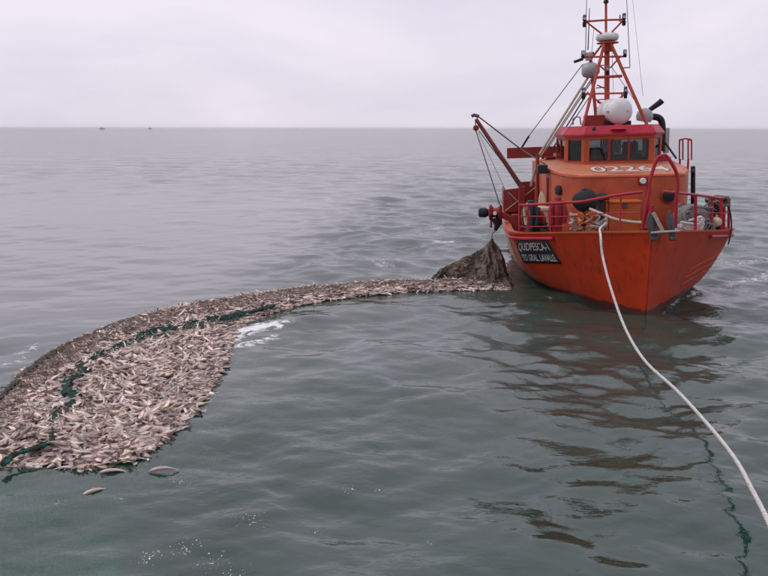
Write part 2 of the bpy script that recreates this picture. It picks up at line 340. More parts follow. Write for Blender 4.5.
me.loops.add(F.size); me.loops.foreach_set('vertex_index', F.astype(np.int32).ravel()); me.polygons.add(len(F))
me.polygons.foreach_set('loop_start', np.arange(0, F.size, 4, dtype=np.int32)); me.update(calc_edges=True); me.validate()
me.flip_normals() if me.polygons[0].normal.z < 0 else None
me.shade_smooth()
SILT_SHEEN = np.clip((-.5 - SX + (SY - 24) * .10) / 4, 0, 1) * np.clip((SY - 11) / 5, 0, 1) * np.clip((90 - SY) / 50, .35, 1)  # where the water is milky and the painted sky sheen lies
SILT_SHEEN = np.maximum(SILT_SHEEN, .34 * np.clip((SY - 8.5) / 5, 0, 1) * np.clip((4.5 - SX) / 3, .35, 1)) + .06 * np.sin(SX * .7 + 1.3 * np.sin(SY * .4)) * (SY > 9); SILT_SHEEN = np.clip(SILT_SHEEN, 0, 1)
BUB_GLINTS = np.zeros_like(SX)  # white specks: bubbles, and sun glints painted in as white
for uu, vv, rr_ in ((150, 556, .30), (185, 548, .35), (215, 560, .35), (230, 572, .3), (318, 528, .22), (350, 488, .2), (380, 486, .15), (430, 545, .12), (120, 500, .15), (60, 505, .2), (180, 480, .25), (20, 350, .35), (30, 365, .3), (250, 520, .3), (700, 300, .5)):
    pb = at(uu, vv); BUB_GLINTS = np.maximum(BUB_GLINTS, np.clip(1 - np.hypot(SX - pb[0], SY - pb[1]) / rr_, 0, 1))
FSW = (1 - np.clip((2.2 / drow - 2.2) / 3.5, 0, 1))[:, None] * np.ones_like(SX); FRP = .6 + .4 * (1 - np.clip((.40 / drow - 2.2) / 3.5, 0, 1))[:, None] * np.ones_like(SX)
for nm, arr in (('rough_water', AMP), ('foam', FO), ('far_swell', FSW), ('far_ripple', FRP), ('silt_sheen', SILT_SHEEN), ('bubble_glints', BUB_GLINTS), ('far_sea', np.clip((RR - 45) / 90, 0, 1))):
    a_ = me.attributes.new(nm, 'FLOAT', 'POINT'); a_.data.foreach_set('value', arr.astype(np.float32).ravel())
me.materials.append(MATS['sea_water'])
props(link(bpy.data.objects.new('sea', me)), 'grey green sea with small waves reaching the horizon', kind='structure')
props(link(bpy.data.objects.new('deep_water', MB().grid([[(-30000, -30000, -3), (30000, -30000, -3)], [(-30000, 30000, -3), (30000, 30000, -3)]]).mesh('deep_water', 'deep_water'))), 'dark green water below the surface', kind='structure')
def sea_z(x, y):
    x = np.atleast_1d(np.asarray(x, float)); y = np.atleast_1d(np.asarray(y, float)); z = np.zeros_like(x)
    for lam, kx, ky, a, ph in comps:
        p = kx * x + ky * y + ph; z += a * (np.sin(p) + .18 * np.cos(2 * p))
    return z * calm(x, y)

# ------------------------------------------------------------------ fishing boat
boat = root('fishing_boat', 'orange red steel fishing boat with red mast and tow rope at its bow', 'boat', (0, 0, 0))
I = np.interp
hd = lambda q: I(q, [0, .12, .27, .74, 1.2, 1.65, 2.1, 2.55, 2.9, 3.05, 3.5, 4.2, 6, 10, 13], [.03, .19, .38, .88, 1.33, 1.75, 2.13, 2.49, 2.755, 2.79, 2.80, 2.81, 2.80, 2.72, 2.45])
hw = lambda q: I(q, [0, .1, 1.15, 2.5, 3.6, 5.4, 8, 13], [.03, .08, .75, 1.45, 1.87, 2.27, 2.45, 2.25])
zd = lambda q: I(q, [0, 1.2, 2.6, 4, 8, 13], [1.9, 1.73, 1.53, 1.46, 1.4, 1.45])
SIG = np.concatenate([np.linspace(0, 1, 12), np.linspace(1.15, 4, 18), np.linspace(4.5, 13, 18)])
def hullp(q, z, side, inset=0.):
    zt = zd(q); y = q - .3 * (z / 1.9) * max(0, 1 - q / 3.)
    x = hw(q) + (hd(q) - hw(q)) * max(0, z / zt) ** I(q, [0, 1.4, 2.6, 4], [.95, .88, .6, .55]) if z >= 0 else hw(q) * max(.05, 1 + .38 * z)
    if side > 0: x *= .95
    return np.array([side * max(.0, x - inset), y + inset * .6 * max(0, 1 - q / 2.5), z])
mb = MB(); ZS = np.linspace(0, 1, 13)
for side in (-1, 1):
    mb.grid([[hullp(q, -1.0 + (zd(q) + 1.0) * f, side) for f in ZS] for q in SIG])
mb.grid([[hullp(13, -1.0 + (zd(13) + 1.0) * f, sd_) for f in ZS] for sd_ in (-1, 1)])
mb.grid([[hullp(q, -1.0, sd_) for sd_ in (-1, 1)] for q in SIG])
hull = mb.part('hull', 'hull_paint', boat, 'orange red hull with dark boot line at the waterline')
mb = MB()                                   # inner bulwark plating
for side in (-1, 1):
    mb.grid([[hullp(q, .9 + (zd(q) - .9 - .01) * f, side, .07) for f in (0, .5, 1)] for q in SIG[2:]])
mb.part('bulwark', 'orange', hull)
for side in (-1, 1):
    mb = MB(); P = []
    for q in SIG: P.append([hullp(q, zd(q), side) + (side * .03, 0, -.012), hullp(q, zd(q), side) + (side * .03, 0, .028), hullp(q, zd(q), side, .13) + (0, 0, .028), hullp(q, zd(q), side, .13) + (0, 0, -.012)])
    mb.grid(P).part('cap_rail', 'orange', hull, smooth=30)
mb = MB(); mb.grid([[hullp(q, .92, sd_, .06) for sd_ in (-1, 1)] for q in SIG[1:]]).part('deck', 'deck', boat)
mb = MB(); mb.tube([(0, -.3 * z / 1.9 - .01, z) for z in np.linspace(-.6, 1.9, 14)], .035, 8).part('stem_bar', 'hull_paint', hull)
for side in (-1, 1):
    q = np.linspace(1.75, 12.8, 60)
    MB().tube([hullp(a, zd(a) - .13, side) + (side * .03, 0, 0) for a in q], .05, 8).part('rub_rail', 'crimson', hull, 'crimson half round rub rail along the bulwark')
for z0 in (.45, .62, .80):
    MB().tube([hullp(a, z0 + .14 * (a - 1.6), 1) + (.012, 0, 0) for a in np.linspace(1.5, 2.8, 14)], .012, 6).part('strake', 'orange', hull)
for q in (4.6, 5.6):
    MB().tube([hullp(q, z, -1) + (-.03, 0, 0) for z in np.linspace(.5, 1.3, 8)], .05, 8).part('hull_fender', 'cream', hull, 'pale vertical fender strip on the starboard side')
# name board on the starboard bow: the pixels' rays meet the plating
def on_hull(u, v, side=-1):
    lo, hi = 0.05, 6.0
    def fn(q):
        s = q; 
        for _ in range(6): p = B(u, v, s); s = q - .3 * (p[2] / 1.9) * max(0, 1 - q / 3.)
        return -p[0] + hullp(q, p[2], -1)[0], p
    for _ in range(50):
        mid = .5 * (lo + hi); e, p = fn(mid)
        if e > 0: lo = mid
        else: hi = mid
    return mid, p[2]
cA, cB, cC, cD = [np.array(on_hull(*p)) for p in ((517.5, 240.5), (547, 240), (562, 263.5), (524, 262.5))]   # top-left, top-right, bottom-right, bottom-left
eA, eB, eC, eD = [hullp(k_[0], k_[1], -1) for k_ in (cA, cB, cC, cD)]
def board(a, c, out):
    _, y, z = (eA * (1 - a) + eB * a) * (1 - c) + (eD * (1 - a) + eC * a) * c
    q = y
    for _ in range(8): q = y + .3 * (z / 1.9) * max(0, 1 - q / 3.)
    return hullp(q, z, -1) + np.array([-.8, -.55, -.15]) * out
mb = MB(); mb.grid([[board(a, c, .012) for c in np.linspace(0, 1, 7)] for a in np.linspace(0, 1, 13)]); nbrd = mb.part('name_board', 'black', hull, 'black name board with white lettering on the starboard bow')
sm = nbrd.modifiers.new('thick', 'SOLIDIFY'); sm.thickness = .02; sm.offset = 0
def text_mesh(body):
    cu = bpy.data.curves.new('t', 'FONT'); cu.body = body; cu.resolution_u = 3; cu.offset = .012
    ob = link(bpy.data.objects.new('t', cu)); dg = bpy.context.evaluated_depsgraph_get(); me_ = bpy.data.meshes.new_from_object(ob.evaluated_get(dg))
    v = np.array([p.co[:] for p in me_.vertices]); f = [tuple(p.vertices) for p in me_.polygons]
    bpy.data.objects.remove(ob); bpy.data.meshes.remove(me_); v -= v.min(0); v /= np.maximum(v.max(0), 1e-6); return v, f
for body, a0, a1, c0, c1 in (('QUIDPESCA-1', .08, .95, .10, .50), ('PTO. GRAL. LAVALLE', .15, .96, .60, .90)):
    v, f = text_mesh(body); mb = MB()
    mb.add([board(a0 + (a1 - a0) * x, c1 + (c0 - c1) * y, .03) for x, y, _ in v], f)
    mb.part('lettering', 'white_letter', hull, smooth=0)

# ---- casing (forward deckhouse)
FOOT = [(-.80, 3.2), (1.18, 3.2), (1.38, 3.27), (1.58, 3.48), (1.78, 4.0), (1.92, 4.9), (1.95, 9.0), (-1.85, 9.0), (-1.80, 5.4), (-1.62, 4.4), (-1.42, 3.85), (-1.20, 3.48), (-1.0, 3.27)]
zr = lambda p: 2.86 + .085 * min(2.6, max(0, p[1] - 3.2)) + (.0 if abs(p[0] - .1) > 1.3 else .03)
def inset(poly, d):
    c = np.array(poly); out = []; n = len(c)
    for i in range(n):
        e1 = c[i] - c[i - 1]; e2 = c[(i + 1) % n] - c[i]
        n1 = np.array([-e1[1], e1[0]]) / np.linalg.norm(e1); n2 = np.array([-e2[1], e2[0]]) / np.linalg.norm(e2)
        m_ = n1 + n2; m_ /= np.linalg.norm(m_); out.append(tuple(c[i] + m_ * d / max(.5, m_ @ n1)))
    return out
mb = MB(); n = len(FOOT); rings = []
for d, dz in ((0, None), (0, -.10), (.012, -.05), (.035, -.018)):
    pl = inset(FOOT, d); rings.append([(p[0], p[1], .9 if dz is None else zr(p) + dz) for p in pl])
mb.grid([[r_[i % n] for i in range(n + 1)] for r_ in rings]); casing = mb.part('deckhouse', 'orange', boat, 'orange deckhouse with rounded corners forward of the wheelhouse')
mb = MB(); pl = inset(FOOT, .035); ring = [(p[0], p[1], zr(p) - .018) for p in pl]; pl2 = inset(FOOT, .12); ring2 = [(p[0], p[1], zr(p)) for p in pl2]
mb.grid([[r_[i % n] for i in range(n + 1)] for r_ in (ring, ring2)])
ys = np.linspace(3.33, 8.85, 20)
def xr(y):
    xs = [];  m_ = len(pl2)
    for i in range(m_):
        a, b_ = pl2[i], pl2[(i + 1) % m_]
        if (a[1] - y) * (b_[1] - y) <= 0 and abs(a[1] - b_[1]) > 1e-9: xs.append(a[0] + (b_[0] - a[0]) * (y - a[1]) / (b_[1] - a[1]))
    return min(xs), max(xs)
mb.grid([[(x0 + (x1 - x0) * f, y, zr((9, y)) + .045 * (1 - (2 * f - 1) ** 2)) for f in np.linspace(0, 1, 9)] for y in ys for x0, x1 in [xr(y)]])
croof = mb.part('deckhouse_roof', 'roof_orange', boat, 'faded salmon orange deckhouse roof with painted white number')
MB().tube([(p[0], p[1], zr(p) - .06) for p in inset(FOOT, -.006)[6:] + inset(FOOT, -.006)[:7]], .012, 6).part('roof_edge_bead', 'orange', casing)
# painted number on the roof
v, f = text_mesh('02264'); NL, NR = B(594, 172, 3.55), B(673, 172, 3.55)
for dx, dz, mt, nm in ((.03, .002, 'black', 'number_shadow'), (0, .006, 'white_letter', 'roof_number')):
    mb = MB(); mb.add([(lambda x_, y_: (x_, y_, zr((9, y_)) + .045 * (1 - ((x_ - .05) / 1.85) ** 2) + dz))(NL[0] + (NR[0] - NL[0]) * x + dx, 3.62 + y * .95 + dx) for x, y, _ in v], f); mb.part(nm, mt, croof, smooth=0)
# porthole, lamp, hand bar, pipe and locker on the casing
def disc(c, ax, r, d, name, mt, par, n=20, lab=None): return MB().lathe(c, ax, [(-d, r * .96), (0, r), (d * .6, r), (d, r * .85)], n).part(name, mt, par, lab)
pc = B(672.5, 196, 3.19); disc((1.10, 3.135, pc[2]), (0, -1, 0), .155, .02, 'porthole', 'black', casing)
MB().lathe((1.10, 3.17, pc[2]), (0, -1, 0), [(0, .15), (.035, .175), (.05, .16), (.05, .15)], 20).part('porthole_rim', 'darkred', casing)
pl_ = B(643, 181, 3.1); disc((pl_[0], 3.1, pl_[2]), (0, -1, 0), .075, .05, 'deck_lamp', 'white_plastic', casing)
MB().box((pl_[0] - .09, 3.14, pl_[2] - .1), (pl_[0] + .09, 3.2, pl_[2] + .1)).part('lamp_bracket', 'darkred', casing, bevel=.01)
p = B(569, 190, 3.95); disc((-1.50, 3.93, p[2]), (-.85, -.5, 0), .13, .03, 'porthole', 'black', casing)
a = B(551, 168, 4.9); MB().box((-1.98, 4.55, a[2] - .13), (-1.72, 5.0, a[2] + .10)).part('floodlight', 'black', casing, bevel=.02)
MB().tube([(-1.70, 4.62, 1.0), (-1.72, 4.62, 2.75)], .035, 8).part('vent_pipe', 'darkred', casing)
MB().tube([(-.45, 3.17, 1.3), (-.45, 3.17, 2.6)], .012, 6).part('conduit', 'orange', casing)
MB().tube([(.62, 3.17, 1.0), (.62, 3.17, 2.80)], .02, 6).part('conduit', 'darkred', casing)
k0, k1 = B(609, 203, 2.75), B(640, 222, 2.75)
lk = MB().box((k0[0], 2.72, .92), (k1[0], 3.18, k0[2])).top('deck_locker', 'locker_orange', 'bright orange square deck locker against the deckhouse front', 'locker', bevel=.02)
MB().box((k0[0] - .02, 2.69, k0[2] - .01), (k1[0] + .02, 3.19, k0[2] + .05)).part('lid', 'locker_orange', lk, bevel=.015)
MB().box(((k0[0] + k1[0]) / 2 - .05, 2.66, k0[2] - .12), ((k0[0] + k1[0]) / 2 + .05, 2.72, k0[2] - .02)).part('latch', 'steel', lk)

# ---- wheelhouse
WF = [(-.70, 5.1), (1.12, 5.1), (1.45, 5.65), (1.5, 7.9), (-1.2, 7.9), (-1.16, 5.75)]
WZ0, WZ1, WIN0, WIN1 = 2.92, 3.86, B(620, 161.5, 5.1)[2], B(620, 138.5, 5.1)[2]
wh = MB().prism(inset(WF, .0), WZ0, WZ0 + .08).part('wheelhouse', 'orange', boat, 'small orange wheelhouse with dark windows under a crimson visor roof')
npane = [3, 1, 2, 2, 2, 1]
for i in range(6):
    p, q = np.array(WF[i]), np.array(WF[(i + 1) % 6]); d = q - p; Ln = np.linalg.norm(d); d /= Ln; nin = np.array([-d[1], d[0]])
    def slab(a, b_, z0, z1, th=.06, o_=0.): 
        A_, B_ = p + d * a + nin * o_, p + d * b_ + nin * o_; return MB().hexa([(*A_, z0), (*B_, z0), (*(B_ + nin * th), z0), (*(A_ + nin * th), z0), (*A_, z1), (*B_, z1), (*(B_ + nin * th), z1), (*(A_ + nin * th), z1)])
    slab(.005, Ln - .005, WZ0 + .082, WIN0).part('wall_panel', 'orange', wh, bevel=.006)
    slab(.005, Ln - .005, WIN1, WZ1).part('wall_panel', 'orange', wh, bevel=.006)
    k = npane[i]; e = .13; wd = (Ln - 2 * e) / k
    for j in range(k + 1):
        c_ = e + j * wd; hwid = .028 if 0 < j < k else .0
        if j == 0: slab(.004, e, WIN0 + .002, WIN1 - .002).part('corner_post', 'orange', wh, bevel=.006)
        elif j == k: slab(Ln - e, Ln - .004, WIN0 + .002, WIN1 - .002).part('corner_post', 'orange', wh, bevel=.006)
        else: slab(c_ - hwid, c_ + hwid, WIN0 + .002, WIN1 - .002, .06).part('mullion', 'darkred', wh)
    for j in range(k):
        a_, b_ = e + j * wd + (.03 if j else .002), e + (j + 1) * wd - (.03 if j < k - 1 else .002)
        slab(a_, b_, WIN0 + .003, WIN1 - .003, .008, .03).part('window_pane', 'glass', wh, smooth=0)
        for (x0, x1, z0, z1) in ((a_, b_, WIN0 + .004, WIN0 + .035), (a_, b_, WIN1 - .035, WIN1 - .004)):
            A_, B_ = p + d * x0 + nin * .012, p + d * x1 + nin * .012
            MB().hexa([(*A_, z0), (*B_, z0), (*(B_ + nin * .016), z0), (*(A_ + nin * .016), z0), (*A_, z1), (*B_, z1), (*(B_ + nin * .016), z1), (*(A_ + nin * .016), z1)]).part('window_frame', 'darkred', wh)
# visor roof: sloped crimson band and flat top
vb, vt = inset(WF, -.06), inset(WF, .10); nW = 6
ZV0, ZV1 = 3.84, 4.09
mb = MB(); rings = [[(p[0], p[1], ZV0) for p in inset(WF, .0)], [(p[0], p[1], ZV0 - .02) for p in vb], [(p[0], p[1], ZV0 + .03) for p in inset(WF, -.065)], [(p[0], p[1], ZV1) for p in vt]]
mb.grid([[r_[i % nW] for i in range(nW + 1)] for r_ in rings]); mb.add([(p[0], p[1], ZV1) for p in vt], [tuple(range(6))]); mb.add([(p[0], p[1], ZV0) for p in inset(WF, .0)], [tuple(range(6))])
vis = mb.part('visor_roof', 'visor_red', boat, 'crimson sloped visor roof over the wheelhouse windows', smooth=25)
a = B(619.5, 128, 4.95); mb = MB(); mb.hexa([(a[0] - .2, 4.98, a[2] - .03), (a[0] + .2, 4.98, a[2] - .03), (a[0] + .2, 5.3, a[2] - .03), (a[0] - .2, 5.3, a[2] - .03), (a[0] - .06, 5.1, a[2] + .1), (a[0] + .06, 5.1, a[2] + .1), (a[0] + .06, 5.3, a[2] + .1), (a[0] - .06, 5.3, a[2] + .1)]); mb.part('lamp_hood', 'crimson', vis)
a = B(594, 129, 4.98); disc((a[0], 4.97, a[2]), (0, -1, .3), .05, .03, 'horn_mouth', 'black', vis, 12)
MB().tube([B(u, v, 5.75) for u, v in ((573, 125), (573, 119), (576, 117), (580, 117), (581, 125))], .02, 6).part('roof_handrail', 'darkred', vis)
# inside: console, wheel, pale curtain, added window patches and seat
con = MB().box((-.55, 5.35, 2.98), (1.0, 5.7, 3.30)).part('console', 'wood', wh, bevel=.01)
MB().box((.62, 5.32, 3.302), (.92, 5.5, 3.40)).part('instrument', 'locker_orange', con, bevel=.01)
MB().box((-.35, 5.4, 3.302), (-.05, 5.6, 3.5)).part('instrument', 'black', con, bevel=.01)
MB().tube([(.25 + .22 * math.cos(a), 5.8, 3.35 + .22 * math.sin(a)) for a in np.linspace(0, 2 * math.pi, 20)], .018, 6).part('steering_wheel', 'wood', wh)
mb = MB(); mb.grid([[(x, 7.6 + .03 * math.sin(x * 40), z) for z in (3.05, 3.8)] for x in np.linspace(-.9, -.35, 30)]).part('curtain_patch', 'cream', wh)
mb = MB(); mb.grid([[(x, 6.9 + .03 * math.sin(x * 38), z) for z in (3.0, 3.74)] for x in np.linspace(.05, .38, 20)]).part('curtain_patch', 'oilskin_red', wh)
for u0, u1, v0, v1, mt in ((603.5, 608, 139, 152, 'white_plastic'), (612.5, 621, 140, 153, 'rope_beige'), (632.5, 636, 140, 156, 'oilskin'), (642, 646, 140, 157, 'rope_white')):
    a, c = B(u0, v1, 5.28), B(u1, v0, 5.28); mb = MB(); mb.grid([[(x, 5.28 + .015 * math.sin(x * 60), z) for z in (a[2], c[2])] for x in np.linspace(a[0], c[0], 16)]).part('curtain_patch', mt, wh)  # strips added behind the panes, window brightness put in as colour
MB().box((.55, 6.3, 2.98), (.95, 6.6, 3.62)).part('seat_back', 'black', wh, bevel=.04)
MB().box((-.5, 6.6, 2.98), (-.1, 7.3, 3.45)).part('chart_table', 'wood', wh, bevel=.02)

# ---- after structure: fascia beam, stern net bin, posts
fa = [B(507, 148, 8.2), B(566, 146.5, 8.2), B(575, 158.5, 8.2), B(507, 158.5, 8.2)]
MB().beam((fa[0][0], 8.2, (fa[0][2] + fa[3][2]) / 2), (-1.0, 8.2, (fa[0][2] + fa[3][2]) / 2 + .02), .25, fa[0][2] - fa[3][2]).part('canopy_beam', 'darkred', boat, 'dark red box beam reaching out over the starboard side', bevel=.012)
mb = MB(); g0, g1, g2 = B(556, 147, 8.05), B(571, 147, 8.05), B(571, 133, 8.05); mb.add([g0, g1, g2, g0 + (0, .08, 0), g1 + (0, .08, 0), g2 + (0, .08, 0)], [(0, 1, 2), (5, 4, 3), (0, 3, 4, 1), (1, 4, 5, 2), (2, 5, 3, 0)]); mb.part('gusset', 'darkred', boat)
for u0, u1 in ((553.5, 559), (563, 569)):
    a, c = B(u0, 157.5, 8.04), B(u1, 153, 8.04); MB().box((a[0], 8.03, a[2]), (c[0], 8.07, c[2])).part('sky_gap_patch', 'white_plastic', boat)  # white patches painted for the daylight through holes in the beam
MB().box((-1.5, 7.95, 3.13), (1.6, 10.6, 3.2)).part('boat_deck', 'darkred', boat, bevel=.01)
for x in (-1.4, 1.5): MB().tube([(x, 10.4, .92), (x, 10.4, 3.13)], .05, 8).part('deck_pillar', 'darkred', boat)
s0 = 8.4
def panel(pts, s, th, name, mt, par, lab=None, bev=.01):
    f = [B(u, v, s) for u, v in pts]; k = len(f); mb = MB(); mb.add(f + [q + (0, th, 0) for q in f], [tuple(range(k)), tuple(range(2 * k - 1, k - 1, -1))] + [(i, k + i, k + (i + 1) % k, (i + 1) % k) for i in range(k)]); return mb.part(name, mt, par, lab, bevel=bev)
bin_ = panel([(503.5, 190), (519, 188), (519, 212), (504, 212)], 7.6, .06, 'net_bin', 'darkred', boat, 'dark red stern net bin of flat plates')
panel([(519.5, 182), (548, 180.5), (548, 208), (519.5, 209)], 8.0, .06, 'bin_plate', 'darkred', bin_)
a, c = B(503.5, 190, 7.6), B(504, 212, 7.6); MB().box((a[0], 7.662, c[2]), (a[0] + .05, 9.2, a[2])).part('bin_plate', 'darkred', bin_, bevel=.008)
MB().box((a[0] + .055, 7.9, .9), (a[0] + .5, 9.1, c[2] + .1)).part('bin_leg', 'darkred', bin_)
for (q0, q1) in (((505, 211), (536, 187)), ((508, 192), (528, 211))): MB().tube([B(*q0, 7.5), B(*q1, 7.5)], .015, 6).part('guard_line', 'rope_beige', bin_)
MB().tube([B(537.5, 154, 6.2), B(537.5, 215, 6.2)], .05, 10).part('side_post', 'darkred', boat)

# ---- mast
SM = 6.25
def P(u, v, s=SM): return B(u, v, s)
fl, frr = np.array([P(583, 125, 5.75)[0], 5.75, 4.08]), np.array([P(647, 124, 5.75)[0], 5.75, 4.08])
aL, aR = P(604.5, 43), P(610.5, 43)
mast = MB().tube([P(607, 122, 6.6) * (1, 1, 0) + (0, 0, 4.08), P(607, 43, 6.6)], .075, 12).part('mast', 'mast_red', boat, 'red tripod mast with floodlights and aerials above the wheelhouse')
for a, c in ((fl, aL), (frr, aR)): MB().tube([a, c], .045, 10).part('mast_leg', 'mast_red', mast)
bl0, bl1 = B(597, 116, 7.5) * (1, 1, 0) + (0, 0, 4.08), B(590, 52, 7.5)
MB().tube([bl0, bl1], .05, 10).part('mast_leg', 'mast_red', mast)
MB().tube([bl1 - (0, 0, .25), P(601, 46, 6.6)], .03, 8).part('mast_brace', 'mast_red', mast)
def bar(pts, r=.028, s=SM, name='crossbar', mt='mast_red'): return MB().tube([P(u, v, s) for u, v in pts], r, 8).part(name, mt, mast)
bar([(585, 21.5), (607, 20), (624.5, 19.5)]); bar([(586.5, 22), (602, 34)], .024, name='mast_brace'); bar([(623, 20.5), (611, 33)], .024, name='mast_brace')
bar([(583, 57), (626, 56.5)], .026); bar([(595.5, 77.5), (622, 76)], .04); bar([(582, 94), (628, 93)], .026)
bar([(589, 95), (604, 105)], .022, name='mast_brace'); bar([(625, 94), (612, 104)], .022, name='mast_brace'); bar([(600, 66), (606, 71)], .022, name='mast_brace'); bar([(620, 57), (610, 68)], .022, name='mast_brace')
for vv in (84, 101): bar([(597, vv + 1), (606, vv + 5)], .018, 6.9, 'mast_brace')
for vv in (66, 88, 100, 108): bar([(595 + (vv - 60) * .03, vv), (607, vv - 1)], .016, 7.0, 'mast_rung')
bar([(622, 94), (622, 124)], .024, 5.9, 'mast_post')
MB().lathe(P(607.5, 46.5, 6.45), (0, 0, 1), [(-.14, .13), (.06, .16), (.08, .30), (.11, .30)], 14).part('mast_platform', 'mast_red', mast)
MB().tube([P(606, 34, 6.5), P(606, 2, 6.5)], .035, 8).part('topmast', 'mast_red', mast)
MB().lathe(P(606, 3, 6.5), (0, 0, 1), [(-.02, .03), (0, .07), (.06, .07), (.08, .045), (.16, .055), (.24, .05), (.27, .02)], 12).part('masthead_light', 'black', mast)
c = P(607.3, 37, 6.45); MB().lathe(c, (0, 0, 1), [(-.115, .22), (-.10, .27), (-.05, .31), (.02, .315), (.07, .29), (.105, .22), (.12, .1)], 28).part('radome', 'white_plastic', mast, 'flat white radar dome on the mast')
def flood(u, v, s=SM, h=.15):
    c = P(u, v, s); f_ = MB().lathe(c - (0, 0, h), (0, 0, 1), [(0, .038), (.02, .05), (h * .85, .055), (h * .95, .035), (h * 1.05, .035), (h * 1.15, .055), (2 * h, .048)], 12).part('floodlight', 'black', mast)
    MB().lathe(c + (0, -.055, h * .5), (0, -1, 0), [(0, .045), (.012, .04)], 10).part('lamp_glass', 'lens', f_)
    MB().lathe(c + (0, 0, h + .001), (0, 0, 1), [(0, .05), (.03, .05)], 10).part('lamp_cap', 'grey_plastic', f_)
for u, v in ((584.5, 21.5), (624, 20), (583.5, 94), (625.5, 93)): flood(u, v)
flood(625, 54, h=.09); flood(583, 55, h=.09); flood(607.5, 71, 6.45, .11)
# grey searchlight ball and its bracket on the after leg
c = B(591, 70.5, 7.3); MB().lathe(c - (.26, 0, -.01), (1, 0, 0), [(0, .12), (.05, .19), (.16, .22), (.3, .23), (.42, .18), (.5, .1)], 18).part('lamp_cluster', 'grey_plastic', mast, 'grey round lamp housing on the after mast leg')
MB().tube([B(574, 62, 7.3), B(594, 53, 7.3)], [.02, .045], 8).part('lamp_arm', 'black', mast)
MB().tube([B(574, 62, 7.3), B(583, 59, 7.3)], .04, 8).part('lamp_head', 'black', mast)
MB().lathe(B(589, 57, 7.3), (0, 0, 1), [(-.1, .1), (.06, .13), (.12, .1), (.14, .05)], 12).part('horn', 'grey_plastic', mast)
# aerials
for (q0, q1, s, r) in (((585.5, 56), (587, -22), 7.2, .014), ((588, 50), (589.5, 8), 7.0, .02), ((591, 60), (594, 28), 7.6, .01), ((630, 67), (626, -14), 6.1, .013), ((612, 50), (613.5, 96), 7.2, .008), ((643, 96), (632, -6), 8.2, .006)):
    MB().tube([B(*q0, s), B(*q1, s)], [r, r * .6], 6).part('aerial', 'wire', mast)
MB().tube([P(621, 68, 6.1), P(630, 67.5, 6.1)], .018, 6).part('aerial_bracket', 'mast_red', mast)
MB().tube([P(620, 22), P(620, 15)], .02, 6).part('aerial', 'wire', mast)
# rigging
def line(p0, p1, r, mt, name='stay', sag=0., par=boat):
    p0, p1 = np.array(p0), np.array(p1); x = np.linspace(0, 1, 12)[:, None]
    pts = p0 + (p1 - p0) * x - np.array([0, 0, 1.]) * (4 * sag * x * (1 - x)); return MB().tube(pts, r, 6).part(name, mt, par)
line(B(583, 64, 7.3), B(528, 137, 8.2), .013, 'wire'); line(B(529, 136, 8.2), B(521.5, 148, 8.2), .035, 'net_dark', 'turnbuckle')
line(B(591.5, 72, 7.3), B(539, 155, 7.2), .038, 'rope_beige', 'tackle_rope'); line(B(594, 75, 7.3), B(541, 156, 7.3), .022, 'rope_beige', 'tackle_rope')
line(B(594.5, 77, 7.3), B(546, 151, 7.6), .016, 'wire'); line(B(588, 92, 7.0), B(553, 148, 8.0), .022, 'wire'); line(B(590, 96, 6.8), B(556, 147, 8.1), .014, 'wire')
line(B(539, 155, 7.2), B(531, 186, 7.4), .045, 'rope_beige', 'tackle_block')
line(B(611, 66, 6.6), B(648, 120, 7.5), .008, 'wire'); line(B(664, 141, 6.0), B(676, 158, 5.0), .03, 'black', 'cable')
# ---- derrick boom over the starboard side
DT, DFt = B(476, 119, 7.0), B(522, 188, 7.4)
boom = MB().tube([DT, DFt], [.055, .075], 10).part('derrick_boom', 'boom_red', boat, 'dark red derrick boom leaning out over the starboard side')
MB().tube([B(471.5, 116.5, 7), B(474, 115, 7), B(479, 116.5, 7)], .05, 8).part('boom_head', 'steel', boom)
MB().lathe(B(476, 128, 6.95) - (0, .05, 0), (0, 1, 0), [(0, .06), (.02, .09), (.08, .09), (.1, .06)], 14).part('pulley_block', 'darkred', boom)
line(B(475.5, 120, 6.95), B(475.5, 126, 6.95), .02, 'wire', 'shackle', par=boom)
line(B(476, 131, 6.95), B(500.5, 207, 6.0), .018, 'wire', 'hoist_line', par=boom); line(B(479, 131, 7.0), B(519, 184, 7.3), .014, 'wire', 'boom_fall', par=boom); line(B(478, 132, 7.0), B(513, 206, 6.6), .007, 'wire', 'boom_fall', par=boom)
line(B(479, 117, 7.05), B(520, 148.5, 8.05), .02, 'wire', 'topping_lift', par=boom); line(B(520, 148.5, 8.05), B(541, 162, 6.3), .016, 'wire', 'topping_lift', par=boom)
MB().beam((DFt[0] - .02, 7.4, .95), (DFt[0], 7.4, DFt[2] + .05), .2, .2, (0, 1, 0)).part('boom_post', 'darkred', boom, bevel=.02)
# ---- net hauler on the starboard rail
hc = B(495.5, 212.5, 5.4)
hau = MB().lathe(hc - (.19, 0, 0) + (.02, 0, 0), (1, -.15, 0), [(0, .2), (.03, .235), (.07, .2), (.12, .13), (.22, .13), (.27, .2), (.31, .235), (.34, .2)], 20).part('net_hauler', 'darkred', boat, 'dark red net hauler drum with black motor on the starboard rail')
MB().lathe(hc + (-.48, .02, 0), (1, -.1, 0), [(0, .08), (.03, .13), (.2, .14), (.27, .1), (.31, .07)], 16).part('motor', 'black', hau)
disc(hc + (-.02, -.24, 0), (0, -1, .1), .055, .03, 'hub', 'white_plastic', hau, 12)
MB().tube([hc + (0, -.2, .02), hc + (.12, -.05, -.2), hc + (.12, -.05, -.34)], .07, 8).part('guide_arm', 'black', hau)
MB().tube([hc + (-.02, -.1, -.15), hc + (.06, -.1, -.35), hc + (-.01, -.1, -.5)], [.11, .09, .05], 8).part('guide_arm', 'black', hau)
MB().tube([hc + (-.12, -.12, -.2), hc + (-.13, -.12, -.42)], .035, 6).part('guide_finger', 'darkred', hau)
